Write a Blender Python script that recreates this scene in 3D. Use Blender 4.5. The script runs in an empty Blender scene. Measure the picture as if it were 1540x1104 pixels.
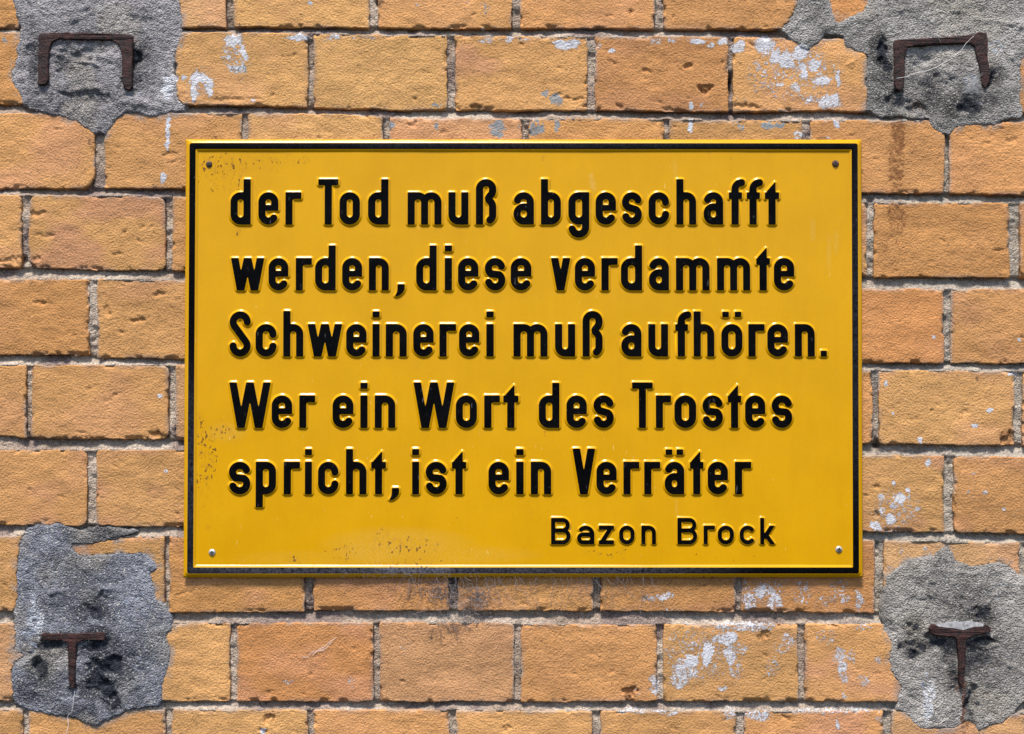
import bpy, math, random
import numpy as np
from mathutils import Vector
from mathutils.geometry import tessellate_polygon

scene = bpy.context.scene
col = scene.collection
rng = random.Random(7)

# ------------------------------------------------------------------ camera
S = 0.000613            # metres on the wall for one photograph pixel (a header brick is 125 x 70 mm)
DIST = 1.5              # camera to wall
TILT = math.radians(1.35)
ZC = 1.75               # height on the wall that the lens looks at
FPX = DIST / S
PW, PH = 1540.0, 1104.0
cam_pos = np.array([0.0, -DIST * math.cos(TILT), ZC - DIST * math.sin(TILT)])
FWD = np.array([0, math.cos(TILT), math.sin(TILT)])
UPV = np.array([0, -math.sin(TILT), math.cos(TILT)])
cd = bpy.data.cameras.new('camera')
cam = bpy.data.objects.new('camera', cd)
col.objects.link(cam)
cam.location = cam_pos
cam.rotation_euler = (math.pi / 2 + TILT, 0, 0)
cd.sensor_width = 36.0
cd.lens = 36.0 * FPX / PW
cd.clip_start = 0.05
cd.clip_end = 200.0
scene.camera = cam

# ------------------------------------------------------------------ light
SUN_EL, SUN_AZ = math.radians(64), math.radians(-13)   # azimuth measured from the wall normal, minus = towards -X
world = bpy.data.worlds.new('World')
scene.world = world
world.use_nodes = True
wn = world.node_tree
bg = wn.nodes['Background']
sky = wn.nodes.new('ShaderNodeTexSky')
sky.sky_type = 'NISHITA'
sky.sun_disc = False
sky.sun_elevation = SUN_EL
sky.sun_rotation = math.radians(180) - SUN_AZ
sky.air_density = 0.8
sky.dust_density = 1.2
sky.ozone_density = 1.0
wn.links.new(sky.outputs[0], bg.inputs[0])
bg.inputs[1].default_value = 0.05
sl = bpy.data.lights.new('sun', 'SUN')
sl.energy = 1.5
sl.angle = math.radians(13)
sl.color = (1.0, 0.95, 0.88)
sun = bpy.data.objects.new('sun', sl)
col.objects.link(sun)
sdir = Vector((math.sin(SUN_AZ) * math.cos(SUN_EL), -math.cos(SUN_AZ) * math.cos(SUN_EL), math.sin(SUN_EL)))
sun.rotation_euler = sdir.to_track_quat('Z', 'Y').to_euler()
sun.location = (-1, -2, 4)
vs = scene.view_settings
vs.view_transform = 'Standard'
vs.look = 'None'
vs.gamma = 1.0
vs.use_curve_mapping = False
vs.exposure = 2.08

# ------------------------------------------------------------------ helpers
def W3(u, v, h=0.0, plane=0.0):
    """photo pixel (u, v) on the wall-parallel plane `plane` px in front of the brick faces,
    then moved h px straight out from the wall; returns world metres"""
    u = np.asarray(u, float); v = np.asarray(v, float)
    a = (u - PW / 2) / FPX
    b = (PH / 2 - v) / FPX
    dx = a
    dy = FWD[1] + b * UPV[1]
    dz = FWD[2] + b * UPV[2]
    t = (-plane * S - cam_pos[1]) / dy
    out = np.stack([cam_pos[0] + t * dx, np.full_like(t * dx, -plane * S) - np.asarray(h) * S + 0 * t, cam_pos[2] + t * dz], -1)
    return out

_tab = np.random.RandomState(11).rand(512, 512)
def vnoise(x, y, seed=0):
    x = np.asarray(x, float) + seed * 37.31; y = np.asarray(y, float) + seed * 91.7
    xi = np.floor(x).astype(int); yi = np.floor(y).astype(int)
    fx = x - xi; fy = y - yi
    fx = fx * fx * fx * (fx * (6 * fx - 15) + 10); fy = fy * fy * fy * (fy * (6 * fy - 15) + 10)
    g = lambda i, j: _tab[(i & 511), (j & 511)]
    return ((g(xi, yi) * (1 - fx) + g(xi + 1, yi) * fx) * (1 - fy) + (g(xi, yi + 1) * (1 - fx) + g(xi + 1, yi + 1) * fx) * fy) * 2 - 1
def fbm(u, v, lam, octv=3, seed=0):
    a = 1.0; s = 0; n = 0
    for k in range(octv):
        s = s + a * vnoise(u / lam * 2 ** k, v / lam * 2 ** k, seed + k * 3.7); n += a; a *= 0.5
    return s / n * 1.4
def sstep(a, b, x):
    t = np.clip((x - a) / (b - a), 0, 1)
    return t * t * (3 - 2 * t)
def poly_sdf(px, py, poly):
    """positive inside"""
    p = np.asarray(poly, float)
    d = np.full(px.shape, 1e9); ins = np.zeros(px.shape, bool)
    n = len(p)
    for i in range(n):
        ax, ay = p[i]; bx, by = p[(i + 1) % n]
        ex, ey = bx - ax, by - ay
        t = np.clip(((px - ax) * ex + (py - ay) * ey) / (ex * ex + ey * ey + 1e-12), 0, 1)
        d = np.minimum(d, (px - ax - t * ex) ** 2 + (py - ay - t * ey) ** 2)
        c = (ay > py) != (by > py)
        if ay != by:
            ins ^= c & (px < (bx - ax) * (py - ay) / (by - ay) + ax)
    d = np.sqrt(d)
    return np.where(ins, d, -d)

def mesh_np(name, verts, quads, mats, attrs=None, smooth=True, tris=None, mat_idx=None):
    me = bpy.data.meshes.new(name)
    v = np.asarray(verts, np.float32)
    q = np.asarray(quads, np.int32).reshape(-1, 4) if quads is not None and len(quads) else np.zeros((0, 4), np.int32)
    t = np.asarray(tris, np.int32).reshape(-1, 3) if tris is not None and len(tris) else np.zeros((0, 3), np.int32)
    me.vertices.add(len(v)); me.vertices.foreach_set('co', v.ravel())
    loops = np.concatenate([q.ravel(), t.ravel()])
    me.loops.add(len(loops)); me.loops.foreach_set('vertex_index', loops)
    npoly = len(q) + len(t)
    me.polygons.add(npoly)
    starts = np.concatenate([np.arange(len(q)) * 4, len(q) * 4 + np.arange(len(t)) * 3]).astype(np.int32)
    me.polygons.foreach_set('loop_start', starts)
    me.polygons.foreach_set('use_smooth', np.full(npoly, smooth))
    for m in (mats if isinstance(mats, (list, tuple)) else [mats]):
        me.materials.append(m)
    if mat_idx is not None:
        me.polygons.foreach_set('material_index', np.asarray(mat_idx, np.int32))
    if attrs:
        for k, a in attrs.items():
            at = me.attributes.new(k, 'FLOAT_COLOR', 'POINT')
            c = np.ones((len(v), 4), np.float32); c[:, :a.shape[1]] = a
            at.data.foreach_set('color', c.ravel())
    me.update(calc_edges=True)
    me.validate()
    return me
def add(name, me, parent=None, loc=None):
    o = bpy.data.objects.new(name, me)
    col.objects.link(o)
    if loc is not None: o.location = loc
    if parent is not None:
        o.parent = parent
    return o
def add_w(name, verts, quads, mats, parent, **kw):
    """verts in world metres; origin goes to the mean point"""
    v = np.asarray(verts, float)
    c = (v.min(0) + v.max(0)) / 2
    me = mesh_np(name, v - c, quads, mats, **kw)
    pl = np.array(parent.location) if parent is not None else 0
    return add(name, me, parent, c - pl)
def grid_quads(nu, nv, off=0):
    i, j = np.meshgrid(np.arange(nu - 1), np.arange(nv - 1), indexing='ij')
    a = i * nv + j
    return np.stack([a, a + 1, a + nv + 1, a + nv], -1).reshape(-1, 4) + off
def empty(name, loc, label=None, cat=None, group=None):
    o = bpy.data.objects.new(name, None)
    col.objects.link(o); o.location = loc; o.empty_display_size = 0.05
    if label: o['label'] = label
    if cat: o['category'] = cat
    if group: o['group'] = group
    return o

# ------------------------------------------------------------------ materials
class NT:
    def __init__(self, name):
        self.m = bpy.data.materials.new(name); self.m.use_nodes = True
        self.t = self.m.node_tree; self.b = self.t.nodes['Principled BSDF']
        g = self.t.nodes.new('ShaderNodeNewGeometry'); self.pos = g.outputs['Position']
    def n(self, ty, **ins):
        nd = self.t.nodes.new(ty)
        return nd
    def link(self, a, b): self.t.links.new(a, b)
    def setin(self, sock, x):
        if hasattr(x, 'is_output') or isinstance(x, bpy.types.NodeSocket): self.link(x, sock)
        else: sock.default_value = x
    def math(self, op, a, b=None, c=None, clamp=False):
        nd = self.n('ShaderNodeMath'); nd.operation = op; nd.use_clamp = clamp
        self.setin(nd.inputs[0], a)
        if b is not None: self.setin(nd.inputs[1], b)
        if c is not None: self.setin(nd.inputs[2], c)
        return nd.outputs[0]
    def noise(self, scale, detail=2, rough=0.5, vec=None, dist=0.0):
        nd = self.n('ShaderNodeTexNoise')
        nd.inputs['Scale'].default_value = scale; nd.inputs['Detail'].default_value = detail
        nd.inputs['Roughness'].default_value = rough; nd.inputs['Distortion'].default_value = dist
        self.link(vec if vec is not None else self.pos, nd.inputs['Vector'])
        return nd.outputs[0]
    def voro(self, scale, feature='F1', rnd=1.0):
        nd = self.n('ShaderNodeTexVoronoi'); nd.feature = feature
        nd.inputs['Scale'].default_value = scale; nd.inputs['Randomness'].default_value = rnd
        self.link(self.pos, nd.inputs['Vector'])
        return nd
    def stretch(self, sx, sy, sz):
        nd = self.n('ShaderNodeVectorMath'); nd.operation = 'MULTIPLY'
        self.link(self.pos, nd.inputs[0]); nd.inputs[1].default_value = (sx, sy, sz)
        return nd.outputs[0]
    def ramp(self, x, a, b, lo=0.0, hi=1.0):
        nd = self.n('ShaderNodeMapRange'); nd.interpolation_type = 'SMOOTHSTEP'
        self.setin(nd.inputs[0], x)
        nd.inputs[1].default_value = a; nd.inputs[2].default_value = b
        nd.inputs[3].default_value = lo; nd.inputs[4].default_value = hi
        return nd.outputs[0]
    def mix(self, f, a, b, mode='MIX'):
        nd = self.n('ShaderNodeMix'); nd.data_type = 'RGBA'; nd.blend_type = mode
        self.setin(nd.inputs[0], f)
        for s, x in ((nd.inputs[6], a), (nd.inputs[7], b)):
            if isinstance(x, tuple): s.default_value = (*x, 1)
            else: self.link(x, s)
        return nd.outputs[2]
    def attr(self, name):
        nd = self.n('ShaderNodeAttribute'); nd.attribute_name = name
        return nd
    def sep(self, c):
        nd = self.n('ShaderNodeSeparateColor'); self.link(c, nd.inputs[0]); return nd.outputs
    def bump(self, h, strength, dist, prev=None):
        nd = self.n('ShaderNodeBump'); nd.inputs['Strength'].default_value = strength
        nd.inputs['Distance'].default_value = dist
        self.link(h, nd.inputs['Height'])
        if prev is not None: self.link(prev, nd.inputs['Normal'])
        return nd.outputs[0]
    def val(self, c, x):
        """multiply a colour by a scalar"""
        nd = self.n('ShaderNodeVectorMath'); nd.operation = 'SCALE'
        self.link(c, nd.inputs[0]); self.setin(nd.inputs['Scale'], x)
        return nd.outputs[0]

def wear_masks(k, amp=1.0):
    a = k.attr('wear'); w = k.sep(a.outputs['Color'])
    n1 = k.noise(300, 5, 0.75, dist=1.2)
    n2 = k.noise(210, 4, 0.7, dist=0.5)
    f = lambda d, n, lo, hi: k.ramp(k.math('ADD', d, k.math('MULTIPLY', k.math('SUBTRACT', n, 0.5), 2.6 * amp)), lo, hi)
    on = lambda m, d: k.math('MULTIPLY', m, k.ramp(d, 0.02, 0.12))
    white = on(f(w[0], n1, 0.44, 0.54), w[0])
    blue = on(f(w[1], n2, 0.50, 0.62), w[1])
    dark = on(f(w[2], n1, 0.32, 0.95), w[2])
    rust = on(f(a.outputs['Alpha'], n2, 0.2, 0.9), a.outputs['Alpha'])
    return white, blue, dark, rust

def mat_brick():
    k = NT('brick clay')
    tone = k.attr('tone').outputs['Color']
    g1 = k.noise(700, 3, 0.6); g2 = k.noise(160, 3, 0.6); g3 = k.noise(1500, 2, 0.5)
    c = k.val(tone, k.math('ADD', 0.72, k.math('ADD', k.math('MULTIPLY', g1, 0.34), k.math('MULTIPLY', g2, 0.22))))
    speck = k.ramp(k.noise(420, 2, 0.5), 0.66, 0.74)
    c = k.mix(k.math('MULTIPLY', speck, 0.55), c, (0.16, 0.075, 0.035))
    lsp = k.ramp(k.noise(640, 1, 0.5, vec=k.stretch(1.1, 1.0, 0.9)), 0.70, 0.76)
    c = k.mix(k.math('MULTIPLY', lsp, 0.5), c, (0.62, 0.44, 0.27))
    white, blue, dark, rust = wear_masks(k)
    c = k.mix(k.math('MULTIPLY', rust, 0.75), c, (0.13, 0.05, 0.022))
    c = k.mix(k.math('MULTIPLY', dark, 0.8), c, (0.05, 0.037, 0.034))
    bl = k.mix(g2, (0.11, 0.17, 0.21), (0.28, 0.34, 0.37))
    c = k.mix(k.math('MULTIPLY', blue, 0.82), c, bl)
    wh = k.mix(k.noise(260, 3, 0.7), (0.36, 0.37, 0.41), (0.78, 0.79, 0.83))
    c = k.mix(k.math('MULTIPLY', white, 0.93), c, wh)
    k.link(c, k.b.inputs['Base Color'])
    k.b.inputs['Roughness'].default_value = 0.9
    k.b.inputs['Specular IOR Level'].default_value = 0.06
    h = k.math('ADD', k.math('MULTIPLY', k.noise(560, 3, 0.65), 1.0), k.math('MULTIPLY', k.noise(260, 2, 0.5), 0.16))
    pit = k.ramp(k.noise(330, 2, 0.5, vec=k.stretch(0.8, 1, 1.5)), 0.27, 0.34)
    h = k.math('ADD', h, k.math('MULTIPLY', pit, 0.5))
    b1 = k.bump(h, 1.0, 0.0017)
    b2 = k.bump(white, 0.8, 0.0007, b1)
    k.link(b2, k.b.inputs['Normal'])
    return k.m

def mat_mortar():
    k = NT('lime mortar')
    tone = k.attr('tone').outputs['Color']
    v = k.voro(650)
    sandc = k.sep(v.outputs['Color'])[0]
    n = k.noise(300, 4, 0.7)
    c = k.val(tone, k.math('ADD', 0.35, k.math('ADD', k.math('MULTIPLY', n, 0.8), k.math('MULTIPLY', sandc, 0.5))))
    lite = k.ramp(k.noise(520, 2, 0.6), 0.62, 0.72)
    c = k.mix(k.math('MULTIPLY', lite, 0.6), c, (0.55, 0.51, 0.48))
    drk = k.ramp(k.noise(380, 2, 0.6), 0.36, 0.28)
    c = k.mix(k.math('MULTIPLY', drk, 0.7), c, (0.06, 0.045, 0.042))
    white, blue, dark, rust = wear_masks(k)
    c = k.mix(k.math('MULTIPLY', rust, 0.6), c, (0.12, 0.05, 0.025))
    c = k.mix(k.math('MULTIPLY', dark, 0.75), c, (0.05, 0.04, 0.04))
    c = k.mix(k.math('MULTIPLY', white, 0.9), c, (0.6, 0.6, 0.62))
    k.link(c, k.b.inputs['Base Color'])
    k.b.inputs['Roughness'].default_value = 0.95
    k.b.inputs['Specular IOR Level'].default_value = 0.05
    h = k.math('ADD', k.noise(420, 4, 0.7), k.math('MULTIPLY', v.outputs['Distance'], -0.6))
    k.link(k.bump(h, 1.0, 0.0016), k.b.inputs['Normal'])
    return k.m

def mat_cement():
    k = NT('grey cement')
    tone = k.attr('tone').outputs['Color']
    v = k.voro(640); sandc = k.sep(v.outputs['Color'])[1]
    n = k.noise(90, 4, 0.65); n2 = k.noise(700, 2, 0.6)
    c = k.val(tone, k.math('ADD', 0.30, k.math('ADD', k.math('MULTIPLY', n, 0.62), k.math('ADD', k.math('MULTIPLY', sandc, 0.38), k.math('MULTIPLY', n2, 0.45)))))
    lite = k.ramp(k.noise(560, 2, 0.6), 0.57, 0.66)
    c = k.mix(k.math('MULTIPLY', lite, 0.7), c, (0.52, 0.50, 0.46))
    drk = k.ramp(k.noise(470, 2, 0.6), 0.38, 0.30)
    c = k.mix(k.math('MULTIPLY', drk, 0.75), c, (0.05, 0.048, 0.05))
    white, blue, dark, rust = wear_masks(k, 0.8)
    c = k.mix(k.math('MULTIPLY', rust, 0.8), c, (0.13, 0.045, 0.02))
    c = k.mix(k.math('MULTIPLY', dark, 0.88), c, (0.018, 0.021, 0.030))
    c = k.mix(k.math('MULTIPLY', blue, 0.6), c, (0.33, 0.37, 0.44))
    c = k.mix(k.math('MULTIPLY', white, 0.85), c, (0.62, 0.63, 0.66))
    k.link(c, k.b.inputs['Base Color'])
    k.b.inputs['Roughness'].default_value = 0.9
    k.b.inputs['Specular IOR Level'].default_value = 0.06
    h = k.math('ADD', k.noise(430, 4, 0.7, dist=0.4), k.math('MULTIPLY', v.outputs['Distance'], -0.7))
    k.link(k.bump(h, 1.0, 0.0021), k.b.inputs['Normal'])
    return k.m

def mat_iron():
    k = NT('rusted iron')
    n = k.noise(180, 5, 0.7); n2 = k.noise(520, 3, 0.7)
    c = k.mix(k.ramp(n, 0.35, 0.7), (0.010, 0.0040, 0.0036), (0.050, 0.0125, 0.0095))
    c = k.mix(k.math('MULTIPLY', k.ramp(n2, 0.60, 0.74), 0.5), c, (0.12, 0.04, 0.022))
    k.link(c, k.b.inputs['Base Color'])
    k.b.inputs['Roughness'].default_value = 0.72
    k.b.inputs['Specular IOR Level'].default_value = 0.4
    k.link(k.bump(k.math('ADD', n, n2), 0.9, 0.0012), k.b.inputs['Normal'])
    return k.m

def mat_yellow():
    k = NT('yellow enamel')
    n = k.noise(14, 4, 0.6); n2 = k.noise(900, 2, 0.5)
    c = k.mix(k.ramp(n, 0.3, 0.7), (0.555, 0.277, 0.0), (0.60, 0.303, 0.0))
    c = k.val(c, k.math('ADD', 0.93, k.math('MULTIPLY', n2, 0.14)))
    c = k.val(c, k.math('ADD', 0.95, k.math('MULTIPLY', k.noise(40, 4, 0.7, vec=k.stretch(3.2, 1, 0.35)), 0.10)))
    a = k.attr('dirt_sheen'); w = k.sep(a.outputs['Color'])
    sp = k.noise(350, 2, 0.5, vec=k.stretch(1.15, 1, 0.7))
    rust = k.math('MULTIPLY', k.ramp(k.math('ADD', sp, k.math('MULTIPLY', w[0], 0.27)), 0.785, 0.815), k.ramp(w[0], 0.03, 0.12))
    c = k.mix(k.math('MULTIPLY', rust, 0.9), c, (0.11, 0.042, 0.012))
    halo = k.math('MULTIPLY', k.ramp(k.math('ADD', k.noise(300, 2, 0.55, vec=k.stretch(1.2, 1, 0.6)), k.math('MULTIPLY', w[0], 0.25)), 0.62, 0.85), k.ramp(w[0], 0.05, 0.3))
    c = k.mix(k.math('MULTIPLY', halo, 0.30), c, (0.30, 0.13, 0.02))
    tiny = k.ramp(k.noise(260, 1, 0.5), 0.80, 0.84)
    c = k.mix(k.math('MULTIPLY', tiny, 0.6), c, (0.16, 0.09, 0.03))
    dust = k.math('MULTIPLY', w[1], k.ramp(k.noise(700, 5, 0.8), 0.35, 0.75))
    c = k.mix(k.math('MULTIPLY', dust, 0.55), c, (0.60, 0.46, 0.22))
    lite = k.math('MULTIPLY', k.ramp(k.noise(330, 2, 0.5, vec=k.stretch(1.6, 1, 0.35)), 0.735, 0.78), 0.5)
    c = k.mix(lite, c, (0.72, 0.52, 0.16))
    k.link(c, k.b.inputs['Base Color'])
    r = k.math('ADD', 0.17, k.math('ADD', k.math('MULTIPLY', n, 0.08), k.math('MULTIPLY', dust, 0.3)))
    k.link(r, k.b.inputs['Roughness'])
    k.b.inputs['Specular IOR Level'].default_value = 0.2
    b1 = k.bump(k.noise(500, 2, 0.5), 0.06, 0.0005)
    b2 = k.bump(rust, 0.6, 0.0005, b1)
    k.link(b2, k.b.inputs['Normal'])
    return k.m

def mat_black():
    k = NT('black enamel')
    n = k.noise(60, 4, 0.6); sp = k.noise(520, 3, 0.6)
    c = k.mix(k.ramp(n, 0.3, 0.7), (0.0012, 0.0012, 0.0014), (0.003, 0.003, 0.0036))
    c = k.mix(k.math('MULTIPLY', k.ramp(sp, 0.66, 0.74), 0.4), c, (0.10, 0.10, 0.12))
    scr = k.ramp(k.noise(240, 2, 0.5, vec=k.stretch(2.2, 1, 0.35)), 0.72, 0.77)
    c = k.mix(k.math('MULTIPLY', scr, 0.35), c, (0.16, 0.16, 0.17))
    dust_sheen = k.sep(k.attr('dirt_sheen').outputs['Color'])[1]
    c = k.mix(k.math('MULTIPLY', dust_sheen, k.ramp(k.noise(420, 5, 0.8), 0.30, 0.75)), c, (0.20, 0.20, 0.25))  # bluish sky reflection painted into the black, together with some dust
    k.link(c, k.b.inputs['Base Color'])
    k.link(k.math('ADD', 0.25, k.math('MULTIPLY', n, 0.2)), k.b.inputs['Roughness'])
    k.b.inputs['Specular IOR Level'].default_value = 0.03
    k.link(k.bump(k.noise(450, 3, 0.6), 0.15, 0.0005), k.b.inputs['Normal'])
    return k.m

def mat_screw(name, ca, cb, metal, rough):
    k = NT(name)
    n = k.noise(700, 3, 0.6)
    k.link(k.mix(k.ramp(n, 0.35, 0.65), ca, cb), k.b.inputs['Base Color'])
    k.b.inputs['Metallic'].default_value = metal
    k.b.inputs['Roughness'].default_value = rough
    return k.m

def mat_web(name, c1, c2):
    k = NT(name)
    k.link(k.mix(k.noise(400, 2, 0.5), c1, c2), k.b.inputs['Base Color'])
    k.b.inputs['Roughness'].default_value = 0.95
    k.b.inputs['Specular IOR Level'].default_value = 0.1
    return k.m

M_BRICK, M_MORTAR, M_CEMENT, M_IRON = mat_brick(), mat_mortar(), mat_cement(), mat_iron()
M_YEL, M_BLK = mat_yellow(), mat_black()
M_ZINC = mat_screw('zinc screw', (0.45, 0.44, 0.40), (0.62, 0.60, 0.56), 0.7, 0.45)
M_RSCR = mat_screw('rusty screw', (0.05, 0.025, 0.015), (0.16, 0.09, 0.05), 0.2, 0.7)
M_SLOT = mat_screw('screw recess', (0.01, 0.009, 0.008), (0.03, 0.025, 0.02), 0.0, 0.8)
M_WEB = mat_web('dusty cobweb', (0.10, 0.085, 0.085), (0.34, 0.30, 0.29))
M_SILK = mat_web('pale spider silk', (0.55, 0.53, 0.52), (0.75, 0.73, 0.72))
M_DEBRIS = mat_web('pale grit', (0.03, 0.03, 0.035), (0.36, 0.36, 0.37))

# ------------------------------------------------------------------ what marks the wall (photo pixels on the wall plane)
# (u, v, half width, half height, strength)
WHITE = [(300,125,28,26,.40),(355,80,26,42,.40),(1195,108,80,52,.37),(1050,985,62,52,.35),(1150,890,44,26,.36),(1345,765,42,36,.35),(291,128,5,12,.9),(309,118,8,6,.9),(253,135,10,17,.8),(254,118,16,7,.6),(297,114,13,9,1.0),(291,139,5,17,1.0),(315,131,5.5,17,1.0),(275,117,4,5,.8),
 (353,62,17,12,.75),(346,88,6,5,.8),(368,80,5,13,.8),(352,104,11,7,.55),(364,104,7,9,.5),(252,203,4.2,29,1.0),(246,268,4,12,.95),
 (447,57,18,5,.8),(432,55,8,4,.5),(500,56,14,5,.5),(545,56,26,4,.45),(730,60,16,5,.5),(762,58,10,6,.6),(852,66,23,8,.95),(790,60,10,5,.5),
 (918,77,7,5,.85),(900,68,6,7,.5),(930,56,12,3,.5),(985,64,11,7,.5),(1009,61,7,4,.8),(1047,62,16,6,.85),(1087,64,9,7,.85),(1070,70,6,7,.6),
 (1110,70,11,10,.7),(1150,66,16,15,.8),(1166,84,12,12,.85),(1184,90,14,16,.8),(1205,80,12,15,.85),(1207,106,8,14,.8),(1226,100,12,9,.8),
 (1234,122,17,9,.75),(1196,130,11,9,.65),(1248,153,21,14,.75),(1218,150,18,9,.45),(1261,118,4,14,.8),(1172,128,6,3,.8),(1140,95,12,14,.4),
 (1041,160,4,8,.95),(1040,188,4,13,.95),(1056,157,2.5,5,.7),(1258,186,4,6,.9),(1203,202,14,7,.5),(1240,207,10,3,.5),
 (1355,752,13,8,.75),(1343,762,6,6,.6),(1338,780,10,8,.8),(1316,790,10,8,.8),(1326,770,6,6,.8),(1344,727,5,5,.85),(1395,697,5,7,.85),
 (1366,737,5,5,.85),(1325,748,6,6,.7),(1380,765,5,4,.6),(1345,800,30,4,.4),(1385,663,5,5,.8),(1467,640,5,4,.8),(1490,619,6,4,.8),(1342,622,4,4,.8),
 (1334,576,3,4,.8),(1509,762,3,4,.8),(1480,740,6,4,.5),(1465,714,5,4,.5),(1525,563,14,4,.7),(1403,508,4,3,.8),(1532,513,3,3,.8),
 (1128,903,14,18,.6),(1150,890,18,12,.62),(1168,902,14,16,.6),(1205,893,16,22,.42),(1262,890,20,22,.4),(1292,902,7,18,.6),(1240,905,20,12,.4),(1000,897,14,8,.6),(975,900,14,8,.4),
 (1030,1008,24,20,.62),(1018,1025,16,14,.6),(1040,995,14,10,.8),(1065,985,9,22,.85),(1077,962,12,10,.6),(1095,960,15,14,.78),(1098,985,10,18,.7),(1112,975,14,12,.45),(1105,1005,14,22,.42),
 (1120,942,60,7,.55),(1160,1005,16,20,.35),(1175,975,16,12,.45),(1087,1035,8,6,.55),(1185,965,12,14,.5),(985,1030,10,16,.6),(965,1040,12,10,.3),
 (1263,985,10,16,.5),(1268,1003,7,14,.7),(1280,985,10,12,.45),(1272,1020,9,12,.5),(1302,1022,12,14,.45),(1323,992,9,7,.5),(1270,1048,7,5,.55),(1240,955,20,14,.35),(1300,944,16,6,.4),
 (1250,1069,90,5,.45),(1140,1078,24,7,.6),(1095,1075,12,14,.5),(950,1070,30,5,.5),(1000,1073,26,4,.5),(1258,1088,4,10,.6),(1322,1080,10,8,.45),
 (610,975,9,12,.3),(528,1025,8,12,.42),(432,1027,8,4,.5),(738,1072,10,4,.3),(395,1098,6,6,.7),(240,594,4,4,.9),(248,707,4,4,.6),
 (1430,880,20,8,.25),(1000,920,16,4,.35),(1345,850,12,12,.3),(1393,827,5,4,.5),(1354,828,4,8,.5),(110,97,12,3,.3),(138,98,10,3,.5),
 (52,920,10,40,.45),(60,940,8,24,.5),(1394,1060,9,40,.55),(1400,1040,10,20,.5),(1460,135,12,16,.35),(630,8,4,3,.6),(467,6,3,3,.8),(382,152,4,3,.9),(725,42,3,3,.9)]
BLUE = [(836,150,11,11,.8),(822,140,10,7,.6),(748,193,15,15,.8),(657,189,5,7,.9),(590,187,6,8,.8),(808,195,16,12,.85),(838,190,6,14,.8),(800,184,9,9,.6),
 (1155,189,13,7,.85),(1172,186,10,6,.75),(1105,187,5,4,.6),(1112,194,6,6,.55),(1180,165,16,4,.4),(594,160,8,4,.5),(658,158,14,6,.5),(770,190,12,10,.35),
 (733,12,10,14,.5),(700,3,14,6,.4),(358,106,12,9,.6),(366,104,6,8,.7),(1330,205,3,4,.4),(1460,745,8,10,.3),(5,61,6,5,.6),(95,1000,10,10,.2),
 (490,57,12,6,.5),(560,57,24,4,.45),(740,58,22,5,.45),(1030,64,14,6,.4),(1115,150,12,10,.3)]
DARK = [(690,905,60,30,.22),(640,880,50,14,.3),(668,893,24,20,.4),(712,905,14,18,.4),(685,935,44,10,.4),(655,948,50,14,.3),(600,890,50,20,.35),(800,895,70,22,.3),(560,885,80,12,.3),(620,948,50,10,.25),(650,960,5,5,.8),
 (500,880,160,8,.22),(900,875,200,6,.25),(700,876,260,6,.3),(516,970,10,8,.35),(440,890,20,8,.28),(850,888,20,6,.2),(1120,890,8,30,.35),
 (128,255,10,26,.32),(120,275,14,10,.35),(140,215,7,20,.5),(148,240,7,40,.35),(365,40,12,8,.6),(712,53,8,5,.7),(760,54,8,5,.5),(1098,125,5,22,.8),
 (1320,672,6,14,.7),(1316,655,7,12,.6),(32,390,7,10,.5),(572,4,4,8,.8),(886,70,5,14,.5),(40,612,4,10,.5),(1430,500,4,20,.3),(1308,172,4,10,.3),
 (1255,330,4,4,.3),(1472,570,3,6,.8),(1350,828,4,6,.4),(190,530,14,4,.3),(700,880,18,10,.5),(1305,200,5,12,.3),(1310,195,4,5,.4),(980,1060,80,5,.3),(1270,1062,30,5,.3)]
RUST = [(1350,205,12,30,.8),(1347,250,15,52,.62),(1349,325,19,34,.54),(1344,365,20,32,.34),(1352,210,30,40,.3),(1330,182,40,6,.25),(1516,655,14,12,.7),(235,648,16,8,.6),(948,1044,13,10,.5),
 (1152,957,10,7,.5),(405,1082,10,10,.4),(1448,1060,4,45,.85),(1450,1100,8,20,.35),(1444,1030,9,24,.5),(1062,134,12,6,.5),(1290,178,40,5,.25),(420,840,70,4,.12),
 (195,60,20,6,.5),(130,62,60,5,.4),(1410,62,60,5,.4),(1380,160,12,8,.5),(1345,55,8,6,.45),(1480,100,8,50,.4),(720,160,14,6,.4)]
def blob(u, v, lst):
    d = np.zeros(np.shape(u))
    for (a, b, ra, rb, s) in lst:
        q = ((u - a) / ra) ** 2 + ((v - b) / rb) ** 2
        d = np.maximum(d, s * np.clip(1.35 - q, 0, 1))
    return d
def blob_local(u, v, lst):
    u0, u1, v0, v1 = u.min(), u.max(), v.min(), v.max()
    l = [b for b in lst if b[0] + 1.3 * b[2] > u0 and b[0] - 1.3 * b[2] < u1 and b[1] + 1.3 * b[3] > v0 and b[1] - 1.3 * b[3] < v1]
    return blob(u, v, l)
def wear(u, v):
    u, v = u + 3.5 * fbm(u, v, 22, 3, 801) + 1.5 * vnoise(u / 5, v / 5, 803), v + 3.5 * fbm(u, v, 20, 3, 805) + 1.5 * vnoise(u / 5, v / 5, 807)
    return np.stack([blob_local(u, v, WHITE), blob_local(u, v, BLUE), blob_local(u, v, DARK), blob_local(u, v, RUST)], -1)

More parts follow.
